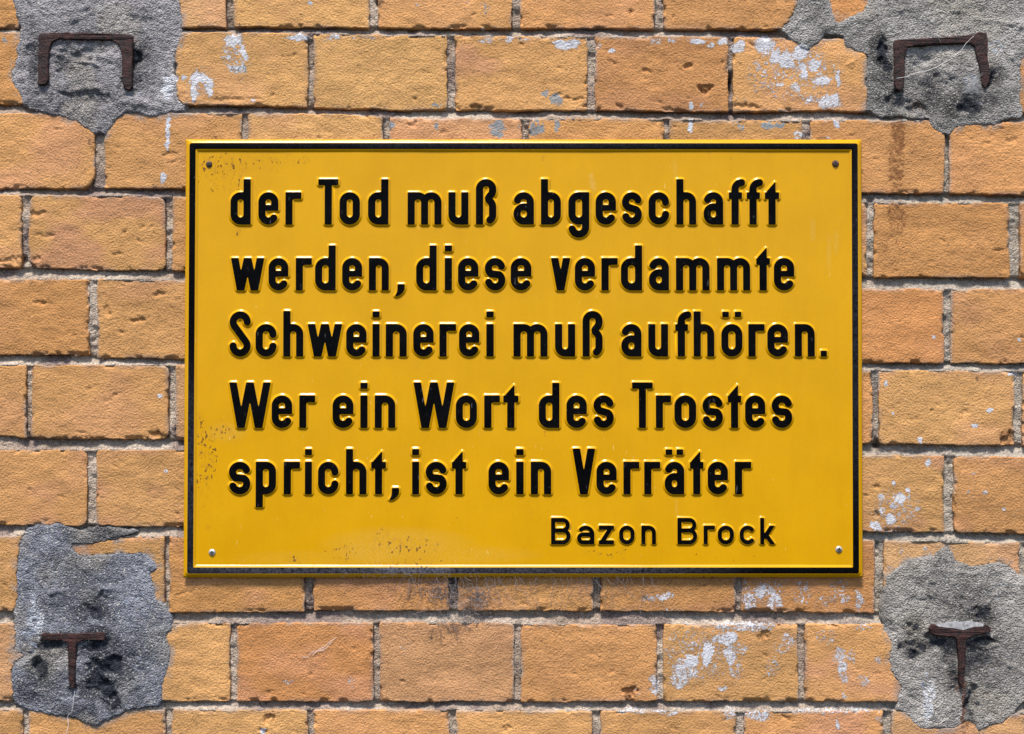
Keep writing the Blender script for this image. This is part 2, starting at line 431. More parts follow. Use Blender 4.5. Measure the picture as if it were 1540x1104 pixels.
# ------------------------------------------------------------------ cement patch outlines
PATCH = {
 'ul': [(15,-25),(20,0),(24,21),(29,42),(26,66),(20,97),(14,123),(29,142),(32,158),(53,171),(87,176),(113,184),(131,194),(141,204),(158,202),(171,184),(189,172),(210,173),(223,179),(247,171),(278,168),(282,158),(271,150),(268,126),(263,105),(265,79),(273,58),(278,39),(273,13),(272,-10),(250,-60),(150,-75),(60,-60)],
 'ur': [(1203,-6),(1190,22),(1171,45),(1185,60),(1196,67),(1203,75),(1219,75),(1232,66),(1240,56),(1266,56),(1269,71),(1287,76),(1304,84),(1304,131),(1301,168),(1324,180),(1345,176),(1368,180),(1395,182),(1405,197),(1426,206),(1437,192),(1468,188),(1494,188),(1515,181),(1538,180),(1536,150),(1535,90),(1548,80),(1572,50),(1570,-20),(1530,-60),(1420,-75),(1330,-55),(1306,-20),(1304,0),(1297,16),(1279,26),(1259,33),(1252,15),(1246,-6),(1240,-30),(1215,-30)],
 'll': [(30,809),(39,797),(60,787),(85,787),(121,794),(151,791),(182,793),(209,799),(194,806),(163,815),(130,820),(110,821),(117,831),(127,835),(157,832),(194,832),(221,832),(233,846),(238,856),(227,864),(233,882),(232,900),(248,906),(260,927),(259,946),(250,958),(257,982),(253,1006),(247,1036),(242,1064),(218,1065),(188,1073),(163,1085),(145,1092),(127,1088),(103,1079),(76,1074),(36,1068),(21,1060),(18,1042),(15,1012),(18,994),(33,986),(18,979),(23,955),(18,921),(23,897),(23,846),(26,824)],
 'lr': [(1331,867),(1352,852),(1371,840),(1404,835),(1413,827),(1425,821),(1433,831),(1436,847),(1464,849),(1492,846),(1516,846),(1531,861),(1543,864),(1560,880),(1567,960),(1556,1040),(1528,1073),(1510,1088),(1495,1091),(1473,1100),(1458,1085),(1437,1094),(1416,1098),(1383,1098),(1371,1085),(1361,1071),(1345,1070),(1348,1051),(1352,1033),(1340,1012),(1337,988),(1340,967),(1328,952),(1322,930),(1325,900)],
}
def patch_s(u, v, key):
    d = poly_sdf(u, v, PATCH[key])
    return d + 2.2 * fbm(u, v, 26, 3, 5) + 1.4 * vnoise(u / 6, v / 6, 9)
def all_patch(u, v):
    s = np.full(u.shape, -1e3)
    u0, u1, v0, v1 = u.min() - 15, u.max() + 15, v.min() - 15, v.max() + 15
    for key, p in PATCH.items():
        a = np.asarray(p)
        if a[:, 0].max() > u0 and a[:, 0].min() < u1 and a[:, 1].max() > v0 and a[:, 1].min() < v1:
            s = np.maximum(s, patch_s(u, v, key))
    return s

# ------------------------------------------------------------------ brick courses (photo pixels)
T = lambda *p: p
ROWS = [
 dict(top=T((0,-72)), bot=T((0,41),(340,41),(560,42),(850,43),(1540,46)), j=[(125,137),(340,351),(556,569),(770,782),(984,998),(1199,1211),(1413,1424)]),
 dict(top=T((0,48),(300,48),(470,51),(770,54),(1100,56),(1540,62)), bot=T((0,157),(300,157),(600,165),(880,166),(1050,168),(1300,167),(1540,170)), j=[(36,47),(252,264),(463,472),(672,684),(883,895),(1095,1103),(1304,1315),(1519,1531)]),
 dict(top=T((0,170),(300,170),(520,172),(600,178),(900,178),(1100,180),(1540,183)), bot=T((0,283),(200,284),(1300,290),(1420,291),(1540,294)), j=[(-71,-60),(142,157),(363,374),(576,586),(785,795),(999,1007),(1207,1219),(1421,1428)]),
 dict(top=T((0,293),(250,295),(1310,304),(1540,305)), bot=T((0,403),(150,406),(250,407),(1310,417),(1540,418)), j=[(33,44),(248,259),(459,470),(671,682),(882,893),(1093,1104),(1304,1315),(1519,1535)]),
 dict(top=T((0,420),(277,421),(1300,434),(1540,435)), bot=T((0,533),(130,534),(150,538),(277,540),(1300,546),(1540,546)), j=[(-80,-69),(133,146),(348,359),(562,573),(776,787),(990,1001),(1205,1216),(1420,1431)]),
 dict(top=T((0,549),(277,549),(1300,557),(1540,558)), bot=T((0,656),(50,660),(240,661),(1310,668),(1540,670)), j=[(39,47),(253,264),(465,476),(677,688),(889,900),(1101,1112),(1313,1322),(1526,1539)]),
 dict(top=T((0,677),(277,677),(1300,684),(1540,687)), bot=T((0,790),(130,791),(277,792),(1300,799),(1540,803)), j=[(-84,-70),(130,145),(345,356),(560,571),(776,787),(991,1002),(1206,1217),(1420,1435)]),
 dict(top=T((0,806),(250,807),(1300,813),(1540,816)), bot=T((0,919),(270,922),(460,921),(480,918),(1100,920),(1310,923),(1540,925)), j=[(32,43),(247,254),(458,472),(675,688),(892,903),(1107,1116),(1316,1330),(1534,1545)]),
 dict(top=T((0,938),(350,938),(590,936),(900,940),(1200,939),(1540,941)), bot=T((0,1054),(350,1055),(780,1056),(1200,1055),(1540,1056)), j=[(-80,-68),(133,144),(346,356),(561,571),(773,784),(988,998),(1200,1210),(1415,1426)]),
 dict(top=T((0,1068),(460,1068),(680,1068),(900,1070),(1110,1071),(1330,1069),(1540,1073)), bot=T((0,1181),(1540,1186)), j=[(34,43),(248,258),(463,472),(675,686),(891,904),(1107,1119),(1328,1341),(1543,1554)]),
]
def ext(row, dy):
    return dict(top=[(a, b + dy) for a, b in row['top']], bot=[(a, b + dy) for a, b in row['bot']], j=list(row['j']))
up1 = dict(top=T((0,-199)), bot=T((0,-84)), j=ROWS[1]['j'])
up2 = dict(top=T((0,-326)), bot=T((0,-211)), j=ROWS[0]['j'])
dn1 = dict(top=T((0,1196),(1540,1200)), bot=T((0,1308),(1540,1312)), j=ROWS[8]['j'])
dn2 = dict(top=T((0,1322),(1540,1326)), bot=T((0,1435),(1540,1438)), j=ROWS[9]['j'])
ALLROWS = [up2, up1] + ROWS + [dn1, dn2]
U_MIN, U_MAX = -520, 2060
for r in ALLROWS:
    j = sorted(r['j'])
    while j[0][0] > U_MIN: j.insert(0, (j[0][0] - 214, j[0][1] - 214))
    while j[-1][1] < U_MAX: j.append((j[-1][0] + 214, j[-1][1] + 214))
    r['j'] = j
def ypw(pts, u):
    return np.interp(u, [p[0] for p in pts], [p[1] for p in pts])
SIGN = (279, 209.5, 1296.5, 868.5)

# holes and gouges that the photograph shows: (u, v, ru, rv, depth px)
PITS = [(1062,134,13,6,9),(1033,99,6,4,6),(972,105,7,4,4),(1084,97,5,2,4),(720,161,13,5,8),(948,1044,11,12,9),(1152,957,9,6,7),(405,1079,11,9,7),(235,655,16,8,6),
 (1518,660,14,10,8),(50,320,18,4,5),(70,354,14,4,4),(58,391,8,5,5),(211,366,5,5,5),(188,349,5,3,4),(241,442,10,3,5),(66,455,14,3,4),(212,480,14,3,5),(180,497,7,3,4),
 (948,19,5,4,5),(620,186,8,5,5),(668,200,6,4,4),(1012,192,7,3,4),(836,143,12,2,4),(862,148,20,1.6,5),(160,470,8,8,4),(15,392,16,6,4),(1525,210,12,4,3),
 (1280,95,9,7,-3),(1450,620,12,4,3),(1322,733,5,5,4),(1315,772,5,5,5),(255,232,12,5,4),(240,95,3,3,3),(1135,660,4,4,3),(1180,1080,8,4,5),(1185,1085,6,4,4),(764,1097,10,6,4),
 (602,1028,5,4,4),(466,1014,4,3,4),(395,1100,6,5,5),(885,160,6,4,5),(930,160,8,3,5),(1000,164,10,3,5),(1120,160,20,4,5),(350,150,40,3,3)]
ROUND = {(3,1): 12, (5,1): 14, (2,0): 22, (3,0): 9, (5,6): 9, (6,7): 10, (4,0): 5, (6,1): 7, (6,0): 8, (3,6): 5}

wall = empty('brick_wall', W3(770, 552), 'weathered ochre header-bond brick wall with grey cement repairs around old irons', 'wall')

def brick(ri, k, row, u0, u1):
    um = (u0 + u1) / 2
    vtop = lambda u: ypw(row['top'], u); vbot = lambda u: ypw(row['bot'], u)
    vm0, vm1 = float(vtop(um)), float(vbot(um))
    inframe = u1 > -12 and u0 < PW + 12 and vm1 > -12 and vm0 < PH + 12
    hidden = u0 > SIGN[0] + 12 and u1 < SIGN[2] - 12 and vm0 > SIGN[1] + 12 and vm1 < SIGN[3] - 12
    step = 2.0 if inframe and not hidden else 7.0
    sd = ri * 131.0 + k * 17.0
    r = random.Random(int(sd) + 5)
    nu = int((u1 - u0) / step) + 1; nv = int((vm1 - vm0) / step) + 1
    # the last rows near the arris are denser
    def axis(n):
        a = np.linspace(0, 1, n)
        e = 0.6 / n
        return np.unique(np.concatenate([a, [e, 1 - e]]))
    au, av = axis(nu), axis(nv); nu, nv = len(au), len(av)
    A, B = np.meshgrid(au, av, indexing='ij')
    U = u0 + (u1 - u0) * A
    Vt, Vb = vtop(U), vbot(U)
    V = Vt + (Vb - Vt) * B
    hgt = vm1 - vm0; wid = u1 - u0
    X = A * wid; Y = B * hgt
    # rounded corners
    base_r = ROUND.get((ri - 2, k), r.uniform(1.5, 4.5))
    cr = [base_r * r.uniform(0.6, 1.3) for _ in range(4)]
    dd = np.minimum(np.minimum(X, wid - X), np.minimum(Y, hgt - Y))
    for ci, (cx, cy) in enumerate(((0, 0), (1, 0), (0, 1), (1, 1))):
        R = cr[ci]
        lx = (X if cx == 0 else wid - X); ly = (Y if cy == 0 else hgt - Y)
        m = (lx < R) & (ly < R)
        vx, vy = R - lx, R - ly
        L = np.sqrt(vx * vx + vy * vy) + 1e-9
        over = m & (L > R)
        sc = np.where(over, R / L, 1.0)
        nx, ny = R - vx * sc, R - vy * sc
        U = U + np.where(over, (nx - lx) * (1 if cx == 0 else -1), 0)
        V = V + np.where(over, (ny - ly) * (1 if cy == 0 else -1), 0)
        dd = np.where(m, np.minimum(dd, np.maximum(R - L, 0)), dd)
    # uneven arris
    wgt = np.clip(1 - dd / 14, 0, 1)
    U = U + wgt * (1.0 * fbm(U, V, 34, 2, sd) + 0.9 * fbm(U, V, 9, 2, sd + 4))
    V = V + wgt * (1.0 * fbm(U, V, 44, 2, sd + 8) + 0.9 * fbm(U, V, 10, 2, sd + 2))
    # face relief
    H = r.uniform(-1.6, 1.2) + r.uniform(-1.2, 1.2) * (A - .5) + r.uniform(-1.2, 1.2) * (B - .5)
    H = H + 0.9 * fbm(U, V, 70, 2, sd + 1) + 0.7 * fbm(U, V * 1.6, 22, 3, sd + 3)
    R0 = r.uniform(1.0, 2.2)
    q = np.clip(1 - dd / R0, 0, 1)
    H = H - R0 * 0.8 * (1 - np.sqrt(np.clip(1 - q * q, 0, 1)))
    ch = fbm(U, V, 17, 4, sd + 6)
    bottom = np.clip(1 - (hgt - Y) / 10, 0, 1)
    H = H - 5.0 * sstep(0.27, 0.6, ch) * np.clip(1 - dd / (5 + 3 * bottom), 0, 1)
    # random small gouges
    for _ in range(r.randint(3, 8)):
        pu, pv = u0 + wid * r.uniform(.05, .95), vm0 + hgt * r.uniform(.08, .95)
        ru, rv = r.choice([r.uniform(1.8, 4), r.uniform(3, 9)]), r.uniform(1.2, 2.0)
        an = r.uniform(-.5, .5); c, s = math.cos(an), math.sin(an)
        x, y = U - pu, V - pv
        x = x + 3.0 * vnoise(U / 7, V / 7, sd + 71); y = y + 2.0 * vnoise(U / 6, V / 6, sd + 73)
        qq = ((x * c + y * s) / ru) ** 2 + ((-x * s + y * c) / rv) ** 2 + 0.9 * vnoise(U / 3, V / 3, sd)
        H = H - r.uniform(0.8, 2.4) * np.clip(1.2 - qq, 0, 1)
    for (pu, pv, ru, rv, dp) in PITS:
        if u0 - 20 < pu < u1 + 20 and vm0 - 20 < pv < vm1 + 20:
            uw, vw = U + 4.5 * fbm(U, V, 13, 3, sd + 61), V + 3.2 * fbm(U, V, 11, 3, sd + 63)
            qq = ((uw - pu) / ru) ** 2 + ((vw - pv) / rv) ** 2 + 0.9 * vnoise(U / 4, V / 4, sd)
            H = H - 0.55 * dp * sstep(0, 0.9, 1.15 - qq)
    # cut away under the cement
    s = all_patch(U, V)
    H = np.where(s > 3, np.minimum(H, -13), H)
    # colours
    hue = r.uniform(-0.1, 1.15); val = r.uniform(0.92, 1.16)
    if um < 280: hue = 0.35 + 0.35 * r.random(); val *= 0.98
    ca = np.array([0.525, 0.257, 0.100]); cb = np.array([0.535, 0.296, 0.113]); cp = np.array([0.485, 0.235, 0.138])
    base = (ca * (1 - hue) + cb * hue) * val
    kind = r.random()
    if kind < 0.22: base = base * np.array([0.92, 0.86, 0.82])        # harder-fired, browner
    elif kind < 0.38: base = base * np.array([0.98, 1.04, 1.25])       # pale tan
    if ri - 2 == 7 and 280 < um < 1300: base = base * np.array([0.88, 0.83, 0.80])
    tone = np.ones(U.shape + (3,)) * base
    m1 = sstep(-0.1, 0.7, fbm(U, V * 1.5, 90, 3, sd + 21))[..., None] * r.choice([0.15, 0.3, 0.45, 0.6])
    tone = tone * (1 - m1) + cp * val * m1
    m2 = (1 + 0.13 * fbm(U, V * 3.0, 80, 3, sd + 31) + 0.06 * fbm(U, V, 14, 2, sd + 41))[..., None]
    tone = tone * m2
    # grime on the arrises, cement smear next to the repairs
    gm = (np.clip(1 - dd / 7, 0, 1) * sstep(-0.1, 0.7, fbm(U, V, 24, 3, sd + 51) + 0.1))[..., None] * 0.6
    tone = tone * (1 - gm) + np.array([0.23, 0.17, 0.14]) * gm
    lip = (np.clip(1 - np.minimum(Y, np.minimum(X, wid - X) * 1.6) / 5, 0, 1) * sstep(0.0, 0.5, fbm(U, V, 38, 3, sd + 57)))[..., None] * 0.75
    tone = tone * (1 - lip) + np.array([0.38, 0.32, 0.27]) * lip
    sm = (sstep(-11, -1, s) * sstep(-0.3, 0.7, fbm(U, V, 16, 3, 77)))[..., None] * 0.7
    tone = tone * (1 - sm) + np.array([0.27, 0.24, 0.22]) * sm
    fr = np.clip(-(H + 3.0) / 5, 0, 1)[..., None] * (s < 0)[..., None] * 0.25     # fresh clay inside chips
    tone = tone * (1 - fr) + np.array([0.36, 0.15, 0.05]) * fr
    P = W3(U, V, H).reshape(-1, 3)
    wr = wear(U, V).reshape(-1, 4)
    tn = tone.reshape(-1, 3)
    q = grid_quads(nu, nv)
    idx = np.arange(nu * nv).reshape(nu, nv)
    ring = np.concatenate([idx[0, :], idx[1:, -1], idx[-1, -2::-1], idx[-2:0:-1, 0]])
    n0 = len(P); m = len(ring)
    rim = P[ring].copy(); back = rim.copy(); back[:, 1] = 0.022
    P = np.concatenate([P, rim, back]); wr = np.concatenate([wr, wr[ring], wr[ring]]); tn = np.concatenate([tn, tn[ring], tn[ring]])
    a = np.arange(m); b = (a + 1) % m
    sk = np.stack([n0 + a, n0 + m + a, n0 + m + b, n0 + b], -1)
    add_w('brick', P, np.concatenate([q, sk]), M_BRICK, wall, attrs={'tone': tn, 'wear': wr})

for ri, row in enumerate(ALLROWS):
    for k in range(len(row['j']) - 1):
        u0, u1 = row['j'][k][1], row['j'][k + 1][0]
        # index of the brick counted from the frame's edge, for the hand-set corner radii
        kk = sum(1 for jj in row['j'][1:k + 1] if jj[1] > 0)
        brick(ri, kk, row, u0, u1)

# ------------------------------------------------------------------ mortar
def mortar(name, us, vs_, keep):
    U, V = np.meshgrid(us, vs_, indexing='ij')
    inside = np.full(U.shape, -99.0)        # how deep under a brick
    slope = np.zeros(U.shape); vgap = np.zeros(U.shape, bool)
    for i, row in enumerate(ALLROWS):
        t_, b_ = ypw(row['top'], U), ypw(row['bot'], U)
        vd = np.minimum(V - t_, b_ - V)
        hd = np.full(U.shape, -99.0)
        for k in range(len(row['j']) - 1):
            hd = np.maximum(hd, np.minimum(U - row['j'][k][1], row['j'][k + 1][0] - U))
        inside = np.maximum(inside, np.minimum(vd, hd))
        vgap |= (vd > 1) & (hd < 2)
        if i + 1 < len(ALLROWS):
            t2 = ypw(ALLROWS[i + 1]['top'], U)
            g = (V > b_ - 3) & (V < t2 + 3)
            slope = np.where(g, np.clip((V - b_) / (t2 - b_), -.3, 1.2), slope)
    H = -14.0 + np.where(vgap, 6.5, 10.0 * np.clip(slope, 0, 1.1))
    H = H + 2.6 * fbm(U, V, 60, 3, 300) + 2.6 * fbm(U, V, 16, 3, 301) + 1.3 * vnoise(U / 5, V / 5, 302)
    H = H + 3.0 * sstep(0.25, 0.7, fbm(U, V, 110, 2, 310))
    H = np.minimum(H, -1.2)
    for (pu, pv, ru, rv, dp) in [(680,872,10,9,16),(1098,128,4,20,14),(1320,668,7,9,10),(735,925,34,5,7),(800,925,30,4,6),(1318,822,5,10,6),(570,4,6,8,7),(35,390,6,8,6),(1310,300,6,6,6)]:
        H = H - dp * np.clip(1.2 - ((U - pu) / ru) ** 2 - ((V - pv) / rv) ** 2, 0, 1)
    s = all_patch(U, V)
    H = np.where(s > 2, np.minimum(H, -13), H)
    a = np.array([0.31, 0.235, 0.18]); b = np.array([0.44, 0.36, 0.285]); c = np.array([0.23, 0.175, 0.15])
    f = sstep(-0.6, 0.6, fbm(U, V, 90, 3, 320))[..., None]
    tone = a * (1 - f) + b * f
    f2 = (sstep(0.1, 0.7, fbm(U, V, 50, 2, 330)))[..., None]
    tone = tone * (1 - f2) + c * f2
    fr = np.clip((U - 1250) / 80, 0, 1)[..., None] * 0.6      # paler, sandier pointing beside the sign's far end
    tone = tone * (1 - fr) + np.array([0.33, 0.30, 0.25]) * fr
    P = W3(U, V, H).reshape(-1, 3)
    q = grid_quads(len(us), len(vs_))
    ok = (inside < 7) & (s < 9) & keep(U, V)
    okq = ok.reshape(-1)[q].any(1)
    q = q[okq]
    used = np.unique(q); rem = np.zeros(len(P), int); rem[used] = np.arange(len(used))
    o = add_w(name, P[used], rem[q], M_MORTAR, wall, attrs={'tone': tone.reshape(-1, 3)[used], 'wear': wear(U, V).reshape(-1, 4)[used]})
    return o
hid = lambda U, V: (U > SIGN[0] + 18) & (U < SIGN[2] - 18) & (V > SIGN[1] + 18) & (V < SIGN[3] - 18)
FU0, FU1, FV0, FV1 = -24, PW + 24, -24, PH + 24
mortar('mortar', np.arange(FU0, FU1 + .1, 2.25), np.arange(FV0, FV1 + .1, 2.25), lambda U, V: ~hid(U, V))
o = mortar('mortar', np.arange(U_MIN, U_MAX, 6.0), np.arange(-330, 1442, 6.0), lambda U, V: ~((U > FU0 + 4) & (U < FU1 - 4) & (V > FV0 + 4) & (V < FV1 - 4)))
# solid core of the wall behind bricks and joints
def box_w(name, u0, u1, v0, v1, y0, y1, mat, parent):
    a, b = W3(u0, v1), W3(u1, v0)
    x0, z0, x1, z1 = a[0], a[2], b[0], b[2]
    P = [(x0,y0,z0),(x1,y0,z0),(x1,y0,z1),(x0,y0,z1),(x0,y1,z0),(x1,y1,z0),(x1,y1,z1),(x0,y1,z1)]
    Q = [(0,1,2,3),(5,4,7,6),(4,0,3,7),(1,5,6,2),(3,2,6,7),(4,5,1,0)]
    n = np.full((8, 3), 0.2)
    return add_w(name, P, Q, mat, parent, smooth=False, attrs={'tone': n, 'wear': np.zeros((8, 4))})
box_w('wall_core', U_MIN + 30, U_MAX - 30, -326, 1436, 0.016, 0.14, M_MORTAR, wall)

# ------------------------------------------------------------------ cement repairs
def brick_under(U, V):
    ins = np.full(U.shape, -99.0)
    for row in ALLROWS:
        vd = np.minimum(V - ypw(row['top'], U), ypw(row['bot'], U) - V)
        hd = np.full(U.shape, -99.0)
        for k in range(len(row['j']) - 1):
            hd = np.maximum(hd, np.minimum(U - row['j'][k][1], row['j'][k + 1][0] - U))
        ins = np.maximum(ins, np.minimum(vd, hd))
    return ins
CAV = {
 'ul': [(52,90,11,40,4),(205,82,12,22,6),(210,95,10,8,4),(195,130,16,16,5),(60,135,18,14,4),(110,95,30,20,3),(130,80,40,8,4),(125,150,50,12,4),(95,95,14,14,3),(150,30,80,16,2.5)],
 'ur': [(1327,72,8,18,8),(1330,98,7,12,7),(1490,112,10,18,9),(1400,100,22,18,4),(1352,150,16,16,6),(1450,160,24,10,5),(1375,168,14,8,6),(1420,130,26,14,3),(1380,90,10,24,4)],
 'll': [(75,968,18,9,9),(145,968,18,10,8),(60,1003,13,15,9),(148,1020,16,26,10),(170,1000,18,16,8),(175,1055,8,14,5),(140,915,16,8,4),(68,890,8,20,3),(130,985,16,14,5),(112,1040,10,14,6)],
 'lr': [(1407,960,18,7,9),(1475,962,18,8,9),(1430,985,14,20,4),(1468,990,20,14,5),(1460,1050,7,26,7),(1432,1030,10,14,4),(1372,940,6,6,6),(1358,970,4,4,4),(1380,975,5,5,5),(1478,920,10,8,5),(1372,985,5,5,4),(1400,905,26,10,3)],
}
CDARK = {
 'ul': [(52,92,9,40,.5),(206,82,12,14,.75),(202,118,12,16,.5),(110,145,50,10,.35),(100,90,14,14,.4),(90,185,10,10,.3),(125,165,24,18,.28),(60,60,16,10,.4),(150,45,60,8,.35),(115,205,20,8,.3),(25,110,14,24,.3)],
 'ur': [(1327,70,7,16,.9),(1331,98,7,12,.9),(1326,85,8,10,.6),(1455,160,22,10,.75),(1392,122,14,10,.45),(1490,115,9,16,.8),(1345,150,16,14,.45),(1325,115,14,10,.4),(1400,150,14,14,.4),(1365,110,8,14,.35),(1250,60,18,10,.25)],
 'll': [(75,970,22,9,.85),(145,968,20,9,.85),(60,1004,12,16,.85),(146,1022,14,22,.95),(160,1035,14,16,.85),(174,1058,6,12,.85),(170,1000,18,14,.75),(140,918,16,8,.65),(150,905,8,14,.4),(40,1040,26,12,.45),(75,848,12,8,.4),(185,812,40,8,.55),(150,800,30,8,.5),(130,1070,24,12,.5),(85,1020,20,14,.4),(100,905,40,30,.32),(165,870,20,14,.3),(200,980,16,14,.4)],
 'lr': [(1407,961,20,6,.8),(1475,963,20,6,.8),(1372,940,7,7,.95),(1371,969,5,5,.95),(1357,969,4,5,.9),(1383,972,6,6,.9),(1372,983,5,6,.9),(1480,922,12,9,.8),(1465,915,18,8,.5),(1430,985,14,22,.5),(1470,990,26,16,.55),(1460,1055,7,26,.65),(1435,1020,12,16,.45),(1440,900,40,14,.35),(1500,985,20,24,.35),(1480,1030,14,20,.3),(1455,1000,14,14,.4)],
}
CBLUE = {'ul': [(220,140,30,40,.3),(150,20,70,20,.25),(110,120,30,14,.3)], 'ur': [(1500,70,20,16,.5),(1460,125,14,20,.5),(1480,150,14,20,.3)],
 'll': [(50,930,14,60,.5),(200,920,40,40,.38),(205,990,14,30,.4),(75,860,26,30,.35),(155,880,26,16,.3),(30,960,16,20,.4)], 'lr': [(1390,1040,16,40,.4),(1500,890,40,20,.35),(1490,1000,50,40,.25),(1395,920,14,10,.3)]}
CTONE = {'ul': (0.27, 0.255, 0.262), 'ur': (0.26, 0.245, 0.228), 'll': (0.19, 0.197, 0.228), 'lr': (0.285, 0.262, 0.238)}
CLAB = {'ul': 'grey cement repair holding a channel iron, ending in a point over a vertical joint', 'ur': 'sandy grey cement repair with a lobe over a broken brick',
 'll': 'dark bluish cement repair with black stains around a thin T iron', 'lr': 'rounded sandy cement repair with a rust streak below its T iron'}
RIDGE = {   # trowel ridges, ledges (plus) and cracks (minus): u0, v0, u1, v1, half width, height px
 'ul': [(78,78,112,88,5,2.6),(112,88,150,100,5,2.8),(135,84,178,88,6,2.2),(82,128,110,137,8,4.5),(110,137,152,137,8,4.5),(78,134,106,143,3,-3),(106,143,152,142,3,-3),(90,150,80,175,6,2),(130,145,128,165,4,2.4),(85,40,140,18,5,1.8),(205,45,265,40,4,1.6),(200,60,235,42,4,1.8),(60,150,75,170,6,1.8),(178,150,240,162,8,1.8)],
 'ur': [(1366,118,1432,90,4,2.2),(1393,108,1397,130,3,2.4),(1397,130,1420,146,3,2.6),(1400,96,1440,80,6,2.2),(1320,120,1350,170,8,2.2),(1500,60,1535,95,5,2.6),(1310,20,1400,8,6,2),(1440,20,1530,38,5,2),(1485,140,1530,130,6,2),(1180,50,1225,20,6,1.8),(1430,150,1490,172,6,2.4)],
 'll': [(66,870,74,930,4,2.6),(74,890,100,888,4,2.6),(146,902,156,884,2.5,2.6),(156,884,196,890,2.5,2.8),(150,910,158,888,2,-2.5),(40,930,50,975,5,2.2),(200,985,206,1030,5,2.4),(60,990,78,1010,4,2.4),(165,1030,200,1022,3,-2),(30,1000,60,985,4,2),(125,850,160,862,5,2),(190,840,225,850,5,2.2),(90,1045,100,1075,5,2),(140,1040,170,1062,4,2.6)],
 'lr': [(1490,950,1545,930,1.8,-3),(1480,905,1540,880,5,2),(1400,870,1440,880,6,1.8),(1440,860,1480,862,5,2.4),(1345,905,1390,890,6,1.6),(1390,1020,1400,1075,6,2.4),(1500,990,1540,1010,5,1.8),(1420,905,1436,915,5,2),(1355,1000,1380,1040,7,1.6),(1500,960,1530,985,4,1.8),(1340,930,1370,950,5,1.8)],
}
for key, poly in PATCH.items():
    a = np.asarray(poly)
    us = np.arange(a[:, 0].min() - 8, a[:, 0].max() + 8.1, 1.9); vs_ = np.arange(a[:, 1].min() - 8, a[:, 1].max() + 8.1, 1.9)
    U, V = np.meshgrid(us, vs_, indexing='ij')
    s = patch_s(U, V, key)
    sd = 900 + len(key) + a[0, 0]
    rel = 2.4 * fbm(U, V, 95, 3, sd) + 1.8 * fbm(U, V, 34, 3, sd + 1) + 1.5 * fbm(U, V, 12, 3, sd + 2) + 1.1 * vnoise(U / 4, V / 4, sd + 3)
    rdg = 1 - np.abs(fbm(U, V, 70, 2, sd + 5)) * 3            # trowel ridges
    rel = rel + 1.6 * np.clip(rdg, 0, 1)
    rel = np.clip(rel, -3.2, 6) * 0.75
    H = 0.5 + (0.7 + 0.8 * rel) * sstep(0, 14, s) + 0.15 * rel
    for (pu, pv, ru, rv, dp) in CAV[key]:
        q = ((U + 8 * fbm(U, V, 24, 3, sd + 14) - pu) / ru) ** 2 + ((V + 7 * fbm(U, V, 22, 3, sd + 15) - pv) / rv) ** 2 + 0.9 * fbm(U, V, 12, 3, sd + 7)
        H = H - 0.7 * dp * sstep(0, 1.3, 1.2 - q)
    for (x0_, y0_, x1_, y1_, hw, hh) in RIDGE[key]:
        uu, vv = U + 5 * fbm(U, V, 30, 3, sd + 24), V + 5 * fbm(U, V, 28, 3, sd + 25)
        ex, ey = x1_ - x0_, y1_ - y0_
        t_ = np.clip(((uu - x0_) * ex + (vv - y0_) * ey) / (ex * ex + ey * ey), 0, 1)
        dq = np.hypot(uu - x0_ - t_ * ex, vv - y0_ - t_ * ey)
        H = H + hh * {'ul': 1.0, 'll': 0.8}.get(key, 0.6) * np.clip(1 - (dq / hw) ** 2, 0, 1) * np.clip(0.7 + fbm(U, V, 26, 2, sd + 26), 0, 1)
    lowr = -11 + 8.6 * sstep(-2, 3, brick_under(U, V))
    H = np.where(s > 0, lowr + (H - lowr) * sstep(-0.4, 2.4, s), lowr)
    tone = np.ones(U.shape + (3,)) * np.array(CTONE[key])
    tone = tone * (1 + 0.34 * fbm(U, V, 80, 3, sd + 8) + 0.22 * fbm(U, V, 22, 3, sd + 18)).clip(0.3, 1.8)[..., None]
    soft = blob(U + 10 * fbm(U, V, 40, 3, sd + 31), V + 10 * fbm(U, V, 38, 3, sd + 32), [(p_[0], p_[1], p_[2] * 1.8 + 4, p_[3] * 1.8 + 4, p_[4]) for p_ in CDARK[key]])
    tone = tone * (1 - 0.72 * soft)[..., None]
    wm = sstep(0.1, 0.8, fbm(U, V, 60, 2, sd + 9))[..., None] * 0.4
    tone = tone * (1 - wm) + np.array([0.33, 0.29, 0.235]) * wm
    wr = wear(U, V); 
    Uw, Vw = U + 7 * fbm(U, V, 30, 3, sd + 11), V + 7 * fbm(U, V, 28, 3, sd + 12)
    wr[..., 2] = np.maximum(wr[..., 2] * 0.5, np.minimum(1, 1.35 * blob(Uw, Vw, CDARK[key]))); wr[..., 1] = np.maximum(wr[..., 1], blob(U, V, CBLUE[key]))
    P = W3(U, V, H).reshape(-1, 3)
    q = grid_quads(len(us), len(vs_))
    q = q[(s.reshape(-1)[q] > -0.3).any(1)]
    used = np.unique(q); rem = np.zeros(len(P), int); rem[used] = np.arange(len(used))
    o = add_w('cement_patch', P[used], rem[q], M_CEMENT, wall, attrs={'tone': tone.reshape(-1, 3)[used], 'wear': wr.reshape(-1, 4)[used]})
    o['label'] = CLAB[key]

